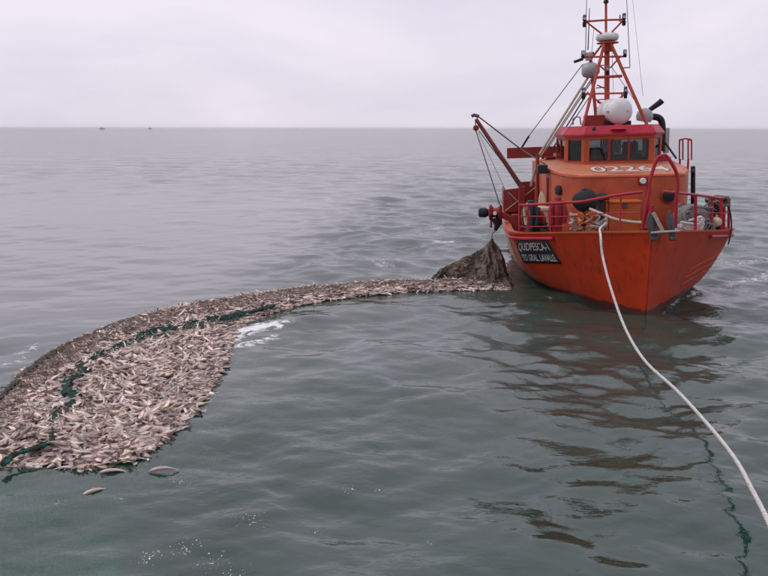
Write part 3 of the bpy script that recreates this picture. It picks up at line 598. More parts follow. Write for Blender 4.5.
MB().beam(hc + (.15, 0, -.05), (-2.55, 5.4, 1.5), .16, .16).part('hauler_arm', 'darkred', hau, bevel=.02)
MB().beam((-2.55, 5.4, .93), (-2.55, 5.4, 1.7), .2, .2, (0, 1, 0)).part('pedestal', 'darkred', hau, bevel=.02)
# ---- roof gear: red box, exhaust, dome
MB().box((*P(584.5, 126, 5.9)[:1], 5.75, 4.092), (P(605.5, 126, 5.9)[0], 6.2, P(584, 115.5, 5.9)[2])).part('roof_box', 'darkred', boat, bevel=.015)
ex = [P(645, 116, 6.9), P(652, 116.5, 6.9), P(659, 118, 6.9), P(662, 123, 6.9), P(662.5, 135, 6.9), P(662.5, 151, 6.9)]
exh = MB().tube(spline(ex, 20), .095, 12).part('exhaust_pipe', 'black', boat, 'black bent exhaust pipe beside the wheelhouse')
MB().box((P(664.5, 140, 6.9)[0], 6.8, P(666, 153, 6.9)[2]), (P(668.5, 140, 6.9)[0], 7.1, P(666, 128, 6.9)[2])).part('vent_trunk', 'grey_plastic', boat, bevel=.01)
MB().lathe(P(644.5, 117, 6.6), (.15, -.1, 1), [(-.12, .2), (.0, .24), (.12, .22), (.2, .15), (.25, .05)], 18).part('satellite_dome', 'grey_plastic', boat)
MB().tube([P(647.5, 111.5, 6.6), P(660, 102.5, 6.6), P(662, 100.5, 6.6)], [.06, .085, .085], 10).part('loud_hailer', 'black', boat)

# ---- guard rails: each rail and post a part
RQ = lambda q, h, ins=.09, sd_=1: hullp(q, zd(q), sd_, ins) + np.array([0, 0, h])
def railpath(side, q0, q1, hf, ins=.09, n=24):
    return [np.array([RQ(q, 0, ins, side)[0], RQ(q, 0, ins, side)[1], zd(q) + hf(q)]) for q in np.linspace(q0, q1, n)]
hfL = lambda q: I(q, [0, .6, 1.2, 2.9], [.86, .80, .70, .70])
MB().tube(railpath(-1, .16, 2.75, hfL), .03, 8).part('rail', 'crimson', boat)
MB().tube(railpath(-1, .2, 2.75, lambda q: .40 + .02 * math.sin(q * 3)), .014, 6).part('rail', 'crimson', boat)
MB().tube(railpath(-1, 1.3, 2.75, lambda q: .16), .014, 6).part('rail', 'crimson', boat)
for q in (.5, 1.9, 2.5, 2.75): p = RQ(q, 0, .09, -1) * (-1, 1, 1); MB().tube([(-p[0], p[1], zd(q)), (-p[0], p[1], zd(q) + hfL(q))], .028 if q > 2 else .02, 8).part('rail_post', 'crimson', boat)
hfR = lambda q: I(q, [0, 1.6, 2.6, 3.6], [.86, .80, .76, .74])
MB().tube(railpath(1, .3, 3.4, hfR, .12), .03, 8).part('rail', 'crimson', boat)
MB().tube(railpath(1, 1.2, 3.4, lambda q: .42, .12), .014, 6).part('rail', 'crimson', boat)
for q in (1.35, 2.0, 2.45, 2.9, 3.4): p = RQ(q, 0, .12); MB().tube([(p[0], p[1], zd(q)), (p[0] - .03, p[1], zd(q) + hfR(q))], .034 if q != 2.45 else .045, 8).part('rail_post', 'crimson', boat)
p = RQ(2.6, 0, 0); MB().tube(spline([(p[0] - .14, p[1], 2.27), (p[0] + .0, p[1], 2.0), (p[0] + .06, p[1], 1.6), (p[0] + .01, p[1], 1.2)], 12), .018, 6).part('hanging_line', 'net_dark', boat)
# bow arch
ARC = [(642, 229), (645, 212), (649.5, 190), (650, 180), (656.5, 160), (661, 156.5), (667, 156.5), (677.5, 176), (676.5, 200), (675.5, 228)]
arc = [B(u, v, .22) for u, v in ARC]
MB().tube(spline(arc, 40), .038, 10).part('bow_arch', 'crimson', boat, 'crimson tube arch over the bow')
a = B(664, 159.5, .22); MB().hexa([a + (-.09, -.03, -.04), a + (.09, -.03, -.04), a + (.09, .03, -.04), a + (-.09, .03, -.04), a + (-.14, -.03, .05), a + (.14, -.03, .05), a + (.14, .03, .05), a + (-.14, .03, .05)]).part('arch_gusset', 'crimson', boat)
MB().tube([B(646, 228, .2), B(652, 205, .2)], .05, 8).part('arch_foot', 'crimson', boat)
# hooped ladder rails on the after deck to port
for u0, u1 in ((679.5, 682.8), (688.2, 691.5)):
    MB().tube(spline([B(u0, 160, 6.5), B(u0, 142, 6.5), B(u0 + .8, 139.8, 6.5), B(u1 - .8, 139.4, 6.6), B(u1, 142, 6.6), B(u1, 160, 6.6)], 24), .022, 8).part('ladder_hoop', 'crimson', boat)
MB().tube([B(680, 139.8, 6.5), B(686, 138.6, 6.5), B(691, 140, 6.5)], .024, 6).part('ladder_bar', 'crimson', boat)
for k_ in (0, 1): MB().tube([B(680 + 8.3 * k_, 159, 6.5), (B(680 + 8.3 * k_, 159, 6.5)) * (1, 1, 0) + (0, 0, .92)], .03, 6).part('ladder_leg', 'crimson', boat)
MB().beam(B(693, 166, 4.7), B(693, 216, 4.7), .10, .14, (0, 1, 0)).part('side_pipe', 'black', boat, bevel=.03)
for vv in (172, 198): disc(B(693.5, vv, 4.6), (1, -.3, 0), .09, .04, 'side_lamp', 'black', boat, 12)

# ------------------------------------------------------------------ things carried on the boat
raft = root('life_raft', 'white life raft canister lying on the wheelhouse roof under the mast', 'life raft', (*P(618, 124, 6.0)[:2], 4.09))
c = P(618.5, 111.5, 6.0) * (1, 0, 1) + (0, 5.45, 0)
body = MB().lathe(c, (-.25, 1, 0), [(-.03, .12), (0, .22), (.05, .31), (.11, .345), (.13, .36), (.20, .36), (.22, .345), (.58, .345), (.60, .36), (.66, .36), (.9, .35), (1.0, .3), (1.05, .2), (1.07, .1)], 28).part('canister', 'white_plastic', raft)
MB().box((c[0] - .40, 5.45, c[2] - .025), (c[0] + .18, 6.4, c[2] + .025)).part('flange', 'grey_plastic', raft, bevel=.01)
for y in (5.7, 6.2): MB().box((c[0] - .42, y, 4.092), (c[0] + .30, y + .1, c[2] - .26)).part('cradle', 'black', raft)

anc = root('anchor', 'grey steel anchor with two broad flukes hung over the bow', 'anchor', B(662, 238, -.42))
SA = -.42
def fluke(pts, nm='fluke'):
    f = [B(u, v, SA) for u, v in pts]; k = len(f); ctr = sum(f) / k
    MB().add(f + [ctr + (0, -.05, 0)] + [q + (0, .06, 0) for q in f], [(i, (i + 1) % k, k) for i in range(k)] + [tuple(range(2 * k, k, -1))] + [(i, k + 1 + i, k + 1 + (i + 1) % k, (i + 1) % k) for i in range(k)]).part(nm, 'steel', anc, smooth=20)
fluke([(649, 213.5), (652, 212.5), (656, 222), (658.5, 238.5), (651, 240), (646.5, 222)]); fluke([(668.5, 211), (670.5, 210.5), (674, 220), (676, 236.5), (669.5, 238), (666.5, 222)])
MB().tube([B(651, 232.8, SA - .07), B(679.5, 230.8, SA - .07)], .022, 8).part('stock', 'grey_plastic', anc)
MB().beam(B(653.5, 213, SA - .05), B(663.5, 232.5, SA - .05), .07, .05, (0, 1, 0)).part('shank', 'rope_beige', anc)
for u in (654.5, 673.5): MB().box(B(u - 4, 240.5, SA) - (0, .04, 0), B(u + 3, 236.8, SA) + (0, .1, 0)).part('crown_block', 'steel', anc, bevel=.02)

def clampx(mb):                            # keep loose gear inside the plating
    for i, (x, y, z) in enumerate(mb.v):
        q = y + .3 * (z / 1.9) * max(0, 1 - y / 3.)
        if z < zd(q) + .05: h = abs(hullp(max(0, q), min(max(z, 0), zd(q)), 1 if x > 0 else -1)[0]) - .12; mb.v[i] = (float(np.clip(x, -h, h)), y, z)
    return mb
def blob(c, r, seed, n1=18, n2=12, amp=.22):
    rs = np.random.RandomState(seed); dirs = rs.normal(size=(9, 3)); ph = rs.uniform(0, 6, 9); P_ = []
    for i in range(n2 + 1):
        a = math.pi * i / n2; row = []
        for j in range(n1 + 1):
            b_ = 2 * math.pi * (j % n1) / n1; d = np.array([math.sin(a) * math.cos(b_), math.sin(a) * math.sin(b_), math.cos(a)])
            k_ = 1 + amp * sum(math.sin(2.6 * (d @ dirs[q]) + ph[q]) for q in range(9)) / 4; row.append(np.array(c) + d * k_ * np.array(r))
        P_.append(row)
    return clampx(MB().grid(P_))
def tangle(lo, hi, n, r, seed, segs=9, turns=3.):       # rope bights heaped inside a box
    rs = np.random.RandomState(seed); mb = MB(); lo, hi = np.array(lo), np.array(hi)
    for i in range(n):
        c = lo + rs.uniform(.12, .88, 3) * (hi - lo); pts = [c]
        for k in range(segs): pts.append(np.clip(pts[-1] + rs.normal(0, .16, 3) * (1, 1, .6), lo, hi))
        mb.tube(spline(pts, segs * 4), r * rs.uniform(.7, 1.2), 5)
    return clampx(mb)
# starboard foredeck
a = B(585, 199.5, 2.1)
ball = blob(a + (0, 0, -.03), (.30, .28, .27), 3, amp=.10).top('ball_fender', 'rubber', 'black round rubber fender standing on the foredeck rail', 'fender')
MB().lathe(a + (0, 0, .20), (0, 0, 1), [(0, .10), (.05, .08), (.07, .03)], 10).part('eye', 'rubber', ball)
MB().tube([a + (.02 * math.sin(k), 0, -.3 - .09 * k) for k in range(8)], .09, 8).part('stand', 'rubber', ball)
b_ = B(601.5, 196, 2.7); tv = root('deck_ventilator', 'slim black ventilator post beside the round black fender', 'ventilator', (b_[0], 2.75, .92))
MB().tube([(b_[0], 2.75, .92), (b_[0], 2.75, b_[2])], .09, 12).part('trunk', 'oilskin', tv); MB().lathe((b_[0], 2.75, b_[2] - .12), (0, 0, 1), [(0, .1), (.02, .2), (.1, .2), (.17, .12), (.2, .03)], 16).part('cap', 'rubber', tv)
p0, p1 = B(572, 222, 1.75), B(606, 213, 1.75)
tangle((p0[0], 1.65, .93), (p1[0], 2.15, p1[2] - .05), 26, .028, 5).top('rope_pile', 'rope_beige', 'pile of beige and grey mooring rope on the foredeck by the black fender', 'rope')
tangle((p0[0] + .15, 1.6, 1.3), (p0[0] + .5, 2.0, p1[2] + .02), 5, .024, 6).top('rope_pile', 'locker_orange', 'tangle of orange rope on top of the beige rope pile', 'rope')
hz = spline([B(590, 209, 1.6), B(600, 213, 1.3), B(615, 219, 1.0), B(632, 222, .8), B(645, 223, .5), B(650, 227, .3)], 30)
MB().tube(hz, .034, 8).top('hawser', 'rope_beige', 'beige hawser lying across the foredeck towards the bow arch', 'rope')
# gear hanging by the starboard rail
def coat(u0, u1, v0, v1, s, mt, label, seed):
    rs = np.random.RandomState(seed); a, c = B(u0, v0, s), B(u1, v1, s); P_ = []
    for i in range(15):
        f = i / 14; wd = .72 + .28 * math.sin(min(1, f * 3) * 1.57) + .04 * math.sin(f * 9 + seed); row = []
        for j in range(25):
            an = 2 * math.pi * (j % 24) / 24; fold = 1 + .12 * math.sin(an * 5 + seed + f * 2) * f
            row.append(((a[0] + c[0]) / 2 + math.cos(an) * (c[0] - a[0]) / 2 * wd * fold, s + math.sin(an) * .16 * wd * fold, a[2] + (c[2] - a[2]) * f))
        P_.append(row)
    mb = MB(); mb.grid(P_); mb.add(P_[0][:-1], [tuple(range(24))]); clampx(mb); o_ = mb.top('oilskin_coat', mt, label, 'coat')
    for sg in (-1, 1): x0 = (a[0] + c[0]) / 2 + sg * (c[0] - a[0]) * .42; MB().tube(spline([(x0, s, a[2] - .06), (x0 + sg * .07, s - .06, a[2] - .3), (x0 + sg * .05, s - .1, a[2] - .6)], 9), [.05, .06, .065, .07, .07, .07, .068, .065, .06], 8).part('sleeve', mt, o_)
    MB().tube([(x0 - (c[0] - a[0]) * .42 + .07 * math.cos(t_), s + .07 * math.sin(t_), a[2] + .02) for t_ in np.linspace(0, 6.283, 12)], .025, 6).part('collar', mt, o_)
coat(526, 535, 202, 234, 3.3, 'oilskin', 'dark grey oilskin coat hanging inside the starboard rail', 1)
coat(533, 541, 209, 234, 3.6, 'oilskin_red', 'dark red oilskin coat hanging next to the dark grey one', 2)
coat(553, 562, 199, 234, 3.0, 'oilskin_red', 'crimson oilskin coat hanging against the deckhouse corner', 4)
def hank(u, v0, v1, s, label, seed, r=.03):
    rs = np.random.RandomState(seed); mb = MB(); a, c = B(u, v0, s), B(u, v1, s)
    for k in range(5):
        x = rs.normal(0, .02); mb.tube(spline([a, a + (x + .03, -.02, -.12), (c + a) / 2 + (x + .045, -.03, 0), c + (x, 0, rs.normal(0, .05)), (c + a) / 2 + (x - .045, .03, 0), a + (x - .03, .02, -.12), a], 26), r, 6)
    clampx(mb); mb.top('rope_hank', 'cream', label, 'rope')
hank(541.5, 192, 214, 4.6, 'cream rope hank hung on the side post by the deckhouse', 3); hank(527, 203, 224, 2.6, 'cream rope looped over the starboard top rail', 9, .02)
fb = B(519, 219, 4.4); fb[0] = max(fb[0], -2.12); bx_ = MB().box((fb[0] - .1, 4.1, .93), (fb[0] + .42, 4.7, fb[2] + .30)).top('fish_box', 'cream', 'pale fish box standing inside the starboard bulwark corner', 'box', bevel=.02)
MB().box((fb[0] - .13, 4.07, fb[2] + .24), (fb[0] + .45, 4.73, fb[2] + .32)).part('rim', 'cream', bx_, bevel=.01)
t0, t1 = B(526, 232, 3.1), B(547, 226, 3.1)
tangle((max(t0[0], -2.0), 3.0, .95), (t1[0], 3.5, t1[2] + .02), 20, .03, 12).top('net_heap', 'net_dark', 'dark heap of netting behind the name board bulwark', 'net')
# port foredeck
t0, t1 = B(668, 226, 1.9), B(708, 204, 2.3)
pile = blob(((t0[0] + t1[0]) / 2 + .12, 2.3, 1.55), (.50, .42, .58), 21, 40, 28, .34).top('net_pile', 'net_grey', 'grey heap of netting and rope piled against the port rail', 'net')
tangle((t0[0] + .35, 1.85, 1.2), (t1[0] + .02, 2.75, t1[2] - .02), 70, .024, 22).part('loose_rope', 'net_grey', pile)
tangle((t0[0] - .05, 1.4, 1.5), (t0[0] + .65, 1.8, 1.98), 16, .026, 23).top('chain_heap', 'rope_white', 'pale tangle of line behind the right anchor fluke', 'rope')
q_ = B(716.5, 222, 2.3); fl_ = blob(q_, (.12, .11, .12), 31, amp=.02).top('float', 'cream', 'round cream net float wedged inside the port rail', 'float'); MB().tube([q_ + (0, 0, .1), q_ + (0, 0, .17)], .03, 8).part('eye', 'cream', fl_)
t0, t1 = B(710, 226, 2.7), B(726, 198, 2.7)
tangle((t0[0], 2.55, 1.2), (t1[0] - .1, 2.85, t1[2] - .15), 22, .03, 41).top('net_heap', 'net_dark', 'dark netting hung on the port rail above the cream float', 'net')
tangle((t1[0] - .42, 2.5, t1[2] - .16), (t1[0], 2.85, t1[2] + .03), 14, .028, 43).top('rope_coil', 'net_grey', 'grey rope turned round the end of the port top rail', 'rope')

# ------------------------------------------------------------------ tow rope from the bow to the ship the photograph was taken from
tw = [B(606, 223, .9), B(600, 228.6, .62)]
tw = [toworld(q) for q in tw] + [aty(600.5, 236, 15.75), aty(603, 258, 15.45), aty(612, 292, 14.8), aty(626, 330, 13.9), aty(645, 361, 12.5), aty(677, 391, 10.9), aty(709, 426, 9.4), aty(735, 459, 8.2), aty(752, 490, 7.3), aty(769, 524, 6.4), aty(800, 600, 4.9), aty(900, 760, 3.0)]
sp = spline(tw, 400); mb = MB(); mb.tube(sp, .019, 10)
tow = mb.top('tow_rope', 'rope_white', 'thick white tow rope sagging from the bow over the water', 'rope', frame='world')
tg = np.gradient(sp, axis=0); tg /= np.linalg.norm(tg, axis=1)[:, None]; sl = np.concatenate([[0], np.cumsum(np.linalg.norm(np.diff(sp, axis=0), axis=1))])
xx = np.linspace(0, sl[-1], 1500); spx = np.stack([np.interp(xx, sl, sp[:, k]) for k in range(3)], 1); tgx = np.stack([np.interp(xx, sl, tg[:, k]) for k in range(3)], 1)
e1 = np.cross(tgx, [0, 0, 1.]); e1 /= np.linalg.norm(e1, axis=1)[:, None]; e2 = np.cross(e1, tgx)
for k in range(3):
    an = xx * 2 * math.pi / .17 + k * 2.094
    MB().tube(spx + .0125 * (np.cos(an)[:, None] * e1 + np.sin(an)[:, None] * e2), .0145, 5).part('strand', 'rope_white', tow)

# ------------------------------------------------------------------ fishing net and catch
net = root('fishing_net', 'long brown and green fishing net holding the floating catch beside the boat', 'net', (*at(230, 320)[:2], 0), 'world')
CX = np.array(CATCH)
# bag: a low bed under the fish
gx = np.arange(CX[:, 0].min(), CX[:, 0].max(), .09); gy = np.arange(CX[:, 1].min(), CX[:, 1].max(), .09)
GX, GY = np.meshgrid(gx, gy, indexing='ij'); ins = inpoly(GX, GY, CATCH); DD = dpoly(GX, GY, CATCH)
def bed(x, y, d): return .005 + .085 * np.clip(d / .55, 0, 1) ** .7 + .02 * np.sin(x * 3.1 + y * 1.7) * np.clip(d, 0, 1) + .015 * np.sin(x * 7.3 - y * 5.1) * np.clip(d, 0, 1)
GZ = np.where(ins, bed(GX, GY, DD) - .03, -.12)
ok = ins | (DD < .1); idx = -np.ones(GX.shape, int); idx[ok] = np.arange(ok.sum())
vs = np.stack([GX, GY, GZ], -1)[ok]; fs = [(idx[i, j], idx[i + 1, j], idx[i + 1, j + 1], idx[i, j + 1]) for i in range(len(gx) - 1) for j in range(len(gy) - 1) if ok[i, j] and ok[i + 1, j] and ok[i + 1, j + 1] and ok[i, j + 1]]
MB().add(vs, fs).part('net_bag', 'bed_brown', net)
# the raised hump of net hauled up beside the hull
top_px = [(436, 280), (444, 268), (458, 260.5), (470, 255), (480, 249.5), (487, 244), (491.5, 238), (496, 243), (501, 255), (507, 268), (512, 280)]
bot_px = [(437, 281), (447, 284), (459, 286), (471, 288), (481, 289), (488, 290), (493, 290.5), (498, 291), (503, 291.5), (508, 292), (513, 293)]
y_r = [aty(u, v, y) for (u, v), y in zip(top_px, np.linspace(19.9, 20.6, 11))]
front = [at(u, v, -.05) for u, v in bot_px]
rs = np.random.RandomState(4); P_ = []
TP, FP = spline(y_r, 60), spline(front, 60)
for i in range(60):
    row = []
    for j in range(45):
        f = j / 44
        if f < .6: g = f / .6; p = FP[i] + (TP[i] - FP[i]) * g; p = p + np.array([0, -.16 * math.sin(g * 3.14), -.12 * math.sin(g * math.pi) * min(1, TP[i][2])])
        else: g = (f - .6) / .4; e = TP[i] * (1, 1, 0) + (-.1, .75, -.15); p = TP[i] + (e - TP[i]) * g + np.array([0, 0, .12 * math.sin(g * math.pi)])
        fold = .05 * math.sin(i * .23 + 7 * f) + .045 * math.sin(i * .41 - 11 * f + 1) + .03 * math.sin(i * .8 + 19 * f) + rs.normal(0, .014)
        row.append(p + np.array([.3 * fold, -fold, .4 * fold]))
    P_.append(row)
MB().grid(P_).part('net_hump', 'net_brown', net, 'brown hump of netting hauled up towards the net hauler')
mb = MB()
for _ in range(420):
    i, j = rs.randint(1, 58), rs.randint(1, 43); p = np.array(P_[i][j]) + (0, -.015, .01); q = np.array(P_[min(59, max(0, i + rs.randint(-3, 4)))][min(44, max(0, j + rs.randint(-4, 5)))]) + (0, -.02, .015)
    if np.linalg.norm(p - q) > .02: mb.tube([p, (p + q) / 2 + rs.normal(0, .02, 3), q], .009, 4, False)
mb.part('loose_twine', 'net_dark', net, kind='stuff')
pk = TP[int(60 * .58)]; MB().tube([y_r[6] - (0, 0, .03), (y_r[6] + toworld(hc + (.0, -.1, -.5))) / 2 + (-.04, 0, 0), toworld(hc + (.0, -.1, -.5))], .016, 6).part('hauling_line', 'wire', net)
# rim rope along the far edge, doubled and lumpy
edge = spline([at(u, v - .3, .085) for u, v in CATCH_PX[1:17]], 260)
for k, (r_, mt) in enumerate(((.05, 'net_brown'), (.035, 'net_dark'), (.03, 'net_green'))):
    rs = np.random.RandomState(50 + k); ns_ = np.cumsum(rs.normal(0, .02, (260, 3)), 0); ns_ -= np.linspace(0, 1, 260)[:, None] * ns_[-1]; ns_ = np.clip(ns_ * .35, -.1, .1)
    MB().tube(edge + ns_ * (1, 1, .25) + (0, -.05 * k, .012 * k), r_ * (1 + .35 * np.sin(np.arange(260) * 1.1 + k) * rs.uniform(0, 1, 260)), 6).part('rim_rope', mt, net, smooth=60)
# netting drawn over the far band of fish
def lattice(path_a, path_b, nu, nv, r, lift, seed, mt, name, jit=.02, kind='stuff'):
    rs = np.random.RandomState(seed); A_, B_ = spline(path_a, nu), spline(path_b, nu); mb = MB()
    G = [[A_[i] + (B_[i] - A_[i]) * (j / (nv - 1)) + rs.normal(0, jit, 3) * (1, 1, .3) + lift(i / (nu - 1), j / (nv - 1)) for j in range(nv)] for i in range(nu)]
    for i in range(nu - 1):
        for j in range(nv - 1):
            if (i + j) % 2 == 0: mb.tube([G[i][j], G[i + 1][j + 1]], r, 3, False)
            else: mb.tube([G[i][j + 1], G[i + 1][j]], r, 3, False)
    mb.part(name, mt, net, kind=kind)
farA = [at(u, v, .06) for u, v in ((505, 279), (440, 282), (380, 284), (320, 288), (280, 292.5), (240, 298.5), (200, 304.5), (165, 312), (130, 321), (100, 332), (70, 345), (45, 359), (22, 378), (-20, 420))]
farB = [at(u, v, .10) for u, v in ((507, 287), (440, 288), (380, 289), (320, 295), (290, 300), (255, 307), (222, 314), (185, 321), (150, 329), (118, 341), (90, 354), (65, 369), (42, 389), (0, 432))]
lattice(farA, farB, 300, 12, .0055, lambda a, c: np.array([0, 0, .07 + .05 * math.sin(c * 3.14)]), 61, 'net_brown', 'netting')
# green headline bunch winding through the catch
gpx = [(5, 464), (13, 455), (38, 447), (50, 441), (54, 430), (52, 420), (58, 412), (70, 404), (74, 397), (66, 389), (70, 380), (84, 373), (80, 367), (95, 358), (112, 350), (130, 341), (150, 332), (178, 326), (205, 321), (232, 316), (252, 311), (275, 306)]
gp = spline([at(u, v, .15) for u, v in gpx], 420)
for k in range(7):
    rs = np.random.RandomState(70 + k); nz_ = rs.normal(0, 1, (420, 3)); ker = np.hanning(11); ker /= ker.sum(); nz_ = np.stack([np.convolve(nz_[:, c], ker, 'same') for c in range(3)], 1)
    bunch = 1 + 1.3 * np.exp(-((np.arange(420) - 345) / 32.) ** 2) + .8 * np.exp(-((np.arange(420) - 168) / 10.) ** 2)
    lateral = nz_ * (.035 + .05 * np.clip((np.arange(420) - 110) / 60., 0, 1))[:, None] * bunch[:, None]; lateral[:, 2] = np.abs(lateral[:, 2]) * .3
    MB().tube(gp + lateral, (.019 if k else .03) * (1 + .4 * np.sin(np.arange(420) * .7 + k)), 5).part('headline_rope', ('net_dark', 'net_green', 'net_green', 'net_dark', 'net_green', 'net_green', 'net_green')[k], net, smooth=60)
lattice([at(u, v, .17) for u, v in ((92, 357), (120, 344), (150, 331), (180, 324), (210, 318), (240, 312))], [at(u, v, .17) for u, v in ((94, 361), (124, 348), (156, 336), (186, 330), (214, 325), (250, 318))], 110, 7, .007, lambda a, c: np.array([0, 0, .02 + .03 * math.sin(a * 40)]), 81, 'net_green', 'green_netting', .025)
# the net going down under the surface towards the camera
lattice([at(u, v, -.10) for u, v in ((-60, 470), (0, 470), (60, 474), (110, 474), (150, 468))], [at(u, v, -.15) for u, v in ((-140, 660), (-40, 660), (40, 660), (95, 640), (118, 570))], 130, 130, .0105, lambda a, c: np.array([.05 * math.sin(c * 9), .04 * math.sin(a * 12), .03 * math.sin(a * 17 + c * 6) + .03 * math.sin(c * 14) - .6 * max(0, (a + .12 * math.sin(c * 7) - .68) / .32) ** 2]), 91, 'strand_green', 'submerged_netting', .006)
for pts in (((14, 470), (10, 500), (2, 530), (0, 600)), ((22, 478), (33, 510), (36, 545), (40, 600)), ((8, 488), (11, 492), (5, 505))):
    MB().tube(spline([at(u, v, -.05) for u, v in pts], 30), .008, 5).part('float_line', 'strand_green', net)

# fish
def fish_arrays(Ln, bend, seed):
    rs = np.random.RandomState(seed); ts = np.array([0, .06, .2, .38, .58, .78, .9]); hh = np.array([.012, .06, .115, .125, .10, .05, .034]); ww = np.array([.01, .04, .062, .062, .045, .02, .012]); n = 8
    V_, C_, F_ = [], [], []
    base = np.array([.49, .40, .355]) * (.5, .75, 1.0, 1.15, 1.4)[seed % 5] * np.array([1 + rs.uniform(-.02, .10), 1, 1 + rs.uniform(-.1, .06)])
    for i, t_ in enumerate(ts):
        for k in range(n):
            a = 2 * math.pi * k / n; V_.append(((t_ - .45) * Ln, ww[i] * Ln * math.cos(a), hh[i] * Ln * math.sin(a))); s_ = math.sin(a)
            col = base * (1.25 if s_ < -.5 else 1.0 if s_ < .5 else .48) * rs.uniform(.85, 1.15)
            if i == 0: col = col * np.array([1.0, .65, .6])
            C_.append(col)
    for i in range(len(ts) - 1):
        for k in range(n): F_.append((i * n + k, i * n + (k + 1) % n, (i + 1) * n + (k + 1) % n, (i + 1) * n + k))
    F_.append(tuple(range(n - 1, -1, -1)))
    b0 = len(V_)
    V_ += [((.86 - .45) * Ln, 0, .03 * Ln), ((.86 - .45) * Ln, 0, -.03 * Ln), ((1.04 - .45) * Ln, .004, -.085 * Ln), ((.98 - .45) * Ln, .002, 0), ((1.04 - .45) * Ln, .004, .085 * Ln)]; F_.append((b0, b0 + 1, b0 + 2, b0 + 3)); F_.append((b0, b0 + 3, b0 + 4)); C_ += [base * .55] * 5
    b0 = len(V_); V_ += [((.28 - .45) * Ln, 0, .115 * Ln), ((.34 - .45) * Ln, 0, .175 * Ln), ((.6 - .45) * Ln, 0, .135 * Ln), ((.74 - .45) * Ln, 0, .055 * Ln)]; F_.append((b0, b0 + 1, b0 + 2, b0 + 3)); C_ += [base * .5] * 4
    b0 = len(V_); V_ += [((.3 - .45) * Ln, .06 * Ln, -.03 * Ln), ((.44 - .45) * Ln, .085 * Ln, -.06 * Ln), ((.42 - .45) * Ln, .08 * Ln, -.01 * Ln)]; F_.append((b0, b0 + 1, b0 + 2)); C_ += [base * .7] * 3
    V_ = np.array(V_); xr_ = V_[:, 0] / Ln; V_[:, 1] += bend * Ln * (xr_ ** 2 * 2.2); V_[:, 2] += .3 * bend * Ln * np.sin(xr_ * 4)
    return V_, np.clip(np.array(C_), .02, .85), F_
KINDS = [fish_arrays(.30, b_, 200 + i) for i, b_ in enumerate((.0, .12, -.12, .2, -.18, .06, -.05, .15, -.22, .03))]
def fish_mesh(name, V_, C_, F_):
    me_ = bpy.data.meshes.new(name); me_.from_pydata([tuple(p) for p in V_], [], F_); me_.materials.append(MATS['fish_skin']); me_.shade_smooth()
    ca_ = me_.color_attributes.new('col', 'FLOAT_COLOR', 'POINT'); ca_.data.foreach_set('color', np.hstack([C_, np.ones((len(C_), 1))]).astype(np.float32).ravel()); return me_
FM = [fish_mesh('fish', *k) for k in KINDS]
rs = np.random.RandomState(300)
NF = 12000
fx = rs.uniform(CX[:, 0].min(), CX[:, 0].max(), NF * 4); fy = rs.uniform(CX[:, 1].min(), CX[:, 1].max(), NF * 4)
fd = dpoly(fx, fy, CATCH); fin = inpoly(fx, fy, CATCH)
keep = (fin & ((fd > .06) | (rs.uniform(size=fx.shape) < .5))) | (~fin & (fd < .55) & (rs.uniform(size=fx.shape) < .55) & (fy < 14.5) & (fx > -6.8))
fx, fy, fd, fin = fx[keep][:NF], fy[keep][:NF], fd[keep][:NF], fin[keep][:NF]
fz = np.where(fin, bed(fx, fy, fd) + rs.uniform(-.01, .06, len(fx)) * np.clip(fd * 3, .2, 1), -.012 - fd * .55 + rs.uniform(-.02, .015, len(fx)))
flow = np.where(rs.uniform(size=len(fx)) < .45, R(20) + .35 * np.sin(fx * 1.3 + fy * .9), 0) + np.where(rs.uniform(size=len(fx)) < .5, 0, math.pi)
yaw = flow + np.where(rs.uniform(size=len(fx)) < .35, rs.normal(0, .5, len(fx)), rs.uniform(-3.1, 3.1, len(fx)))
pitch = rs.normal(0, .26, len(fx)) * np.clip(fd * 2.5, .15, 1); rollf = np.where(rs.uniform(size=len(fx)) < .5, 1, -1) * R(88) + rs.normal(0, .5, len(fx)); scl = rs.uniform(.72, 1.28, len(fx))
def vis(x, y, z):
    q = np.stack([x, y, z - CAM_H], -1); d = q[:, 1] * math.cos(PITCH) - q[:, 2] * math.sin(PITCH); v = q[:, 1] * math.sin(PITCH) + q[:, 2] * math.cos(PITCH)
    return 384 + FPX * q[:, 0] / d, 288 - FPX * v / d, d
pu, pv, pd = vis(fx, fy, fz)
# the 300 that show largest: in view, near, on top of the heap
score = np.where((pu > 12) & (pu < 750) & (pv < 560) & fin, pd - 9 * (fz - bed(fx, fy, fd)) - scl * 1.2, 99)
best = np.argsort(score)[:300]; isb = np.zeros(len(fx), bool); isb[best] = True
glab = ['dark brownish dead fish lying among paler ones in the packed catch', 'dull brown pink dead fish lying in the packed catch', 'pinkish grey dead fish lying in the packed catch', 'pale pink silver dead fish lying in the packed catch', 'bright cream white dead fish standing out in the packed catch']
def fmat(i): return Matrix.Translation((fx[i], fy[i], fz[i])) @ Matrix.Rotation(yaw[i], 4, 'Z') @ Matrix.Rotation(pitch[i], 4, 'Y') @ Matrix.Rotation(rollf[i], 4, 'X') @ Matrix.Scale(scl[i], 4)
for i in best:
    o_ = link(bpy.data.objects.new('fish', FM[i % len(FM)])); o_.matrix_world = fmat(i); props(o_, glab[(i % len(FM)) % 5], 'fish', ('dark', 'dull brown', 'pinkish grey', 'pale pink', 'bright cream')[(i % len(FM)) % 5] + ' fish of the catch')
allV, allC, allF, nv = [], [], [], 0
for i in np.where(~isb)[0]:
    V_, C_, F_ = KINDS[i % len(KINDS)]; M = np.array(fmat(i)); allV.append(V_ @ M[:3, :3].T + M[:3, 3]); allC.append(np.clip(C_ * rs.uniform(.75, 1.25), 0, .85)); allF += [tuple(a + nv for a in f_) for f_ in F_]; nv += len(V_)
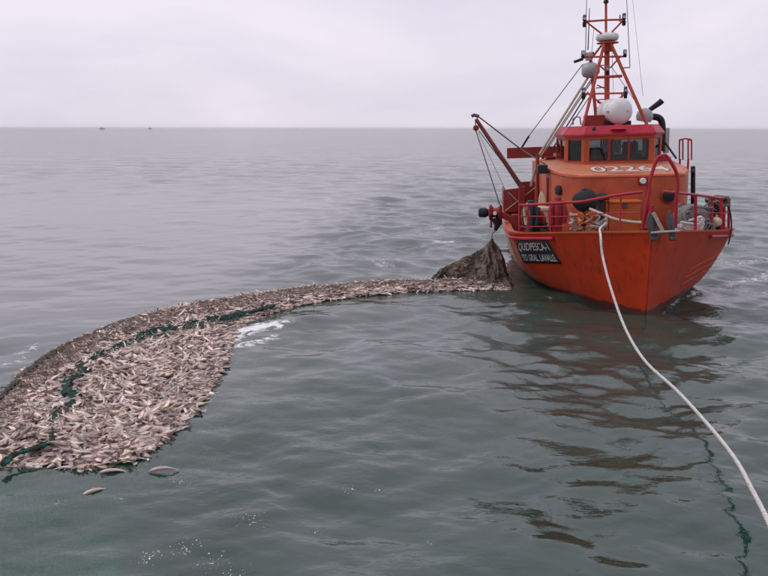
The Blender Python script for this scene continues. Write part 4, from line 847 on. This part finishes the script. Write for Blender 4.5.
o_ = link(bpy.data.objects.new('fish_mass', fish_mesh('fish_mass', np.vstack(allV), np.vstack(allC), allF)))
props(o_, 'dense mass of pinkish silver fish floating in the net', 'fish', kind='stuff')
for (u, v, yw, lab) in ((95, 490, .5, 'lone pale fish drifting just below the edge of the catch'), (112, 470, .05, 'single bright fish floating clear of the catch beside the green net'), (162, 468, .15, 'pale fish floating in open water off the corner of the catch')):
    o_ = link(bpy.data.objects.new('fish', FM[4])); p = at(u, v, .02); o_.matrix_world = Matrix.Translation(Vector(p)) @ Matrix.Rotation(yw, 4, 'Z') @ Matrix.Rotation(R(80), 4, 'X') @ Matrix.Scale(1.15, 4); props(o_, lab, 'fish', 'stray fish')

# ------------------------------------------------------------------ far boats on the horizon
for u, yd, ln, lab in ((102, 2300., 17., 'tiny low grey boat on the horizon'), (150, 2600., 13., 'tiny boat with a taller mast on the horizon')):
    c = aty(u, 128, yd) * (1, 1, 0); tall = 1 if u == 102 else 1.7
    rt = root('distant_boat', lab, 'boat', c, 'world')
    mb = MB(); mb.hexa([c + (-ln * .42, -2, -.5), c + (ln * .40, -2, -.5), c + (ln * .40, 2, -.5), c + (-ln * .42, 2, -.5), c + (-ln * .5, -2.4, 2.0), c + (ln * .5, -2.4, 2.6), c + (ln * .5, 2.4, 2.6), c + (-ln * .5, 2.4, 2.0)]); mb.part('hull', 'far_hull', rt)
    MB().box(c + (-ln * .2, -1.5, 2.0), c + (ln * .12, 1.5, 4.4)).part('wheelhouse', 'far_hull', rt)
    MB().tube([c + (0, 0, 4.4), c + (0, 0, 4.4 + 3 * tall)], .3, 6).part('mast', 'far_hull', rt)
# ------------------------------------------------------------------ damp sea air
m = bpy.data.materials.new('haze'); m.use_nodes = True; MATS['haze'] = m; t = m.node_tree; t.nodes.remove(t.nodes['Principled BSDF'])
pv_ = nn(t, 'ShaderNodeVolumePrincipled'); pv_.inputs['Density'].default_value = HAZE; pv_.inputs['Color'].default_value = (.93, .93, .96, 1); t.links.new(pv_.outputs[0], t.nodes['Material Output'].inputs['Volume'])
hz_ = link(bpy.data.objects.new('haze', MB().box((-31000, -31000, -4), (31000, 31000, 12)).mesh('haze', 'haze', smooth=0))); props(hz_, 'thin pale sea haze in the air', kind='stuff')
print('TRIS approx sea', len(F) * 2, 'fish', len(fx))
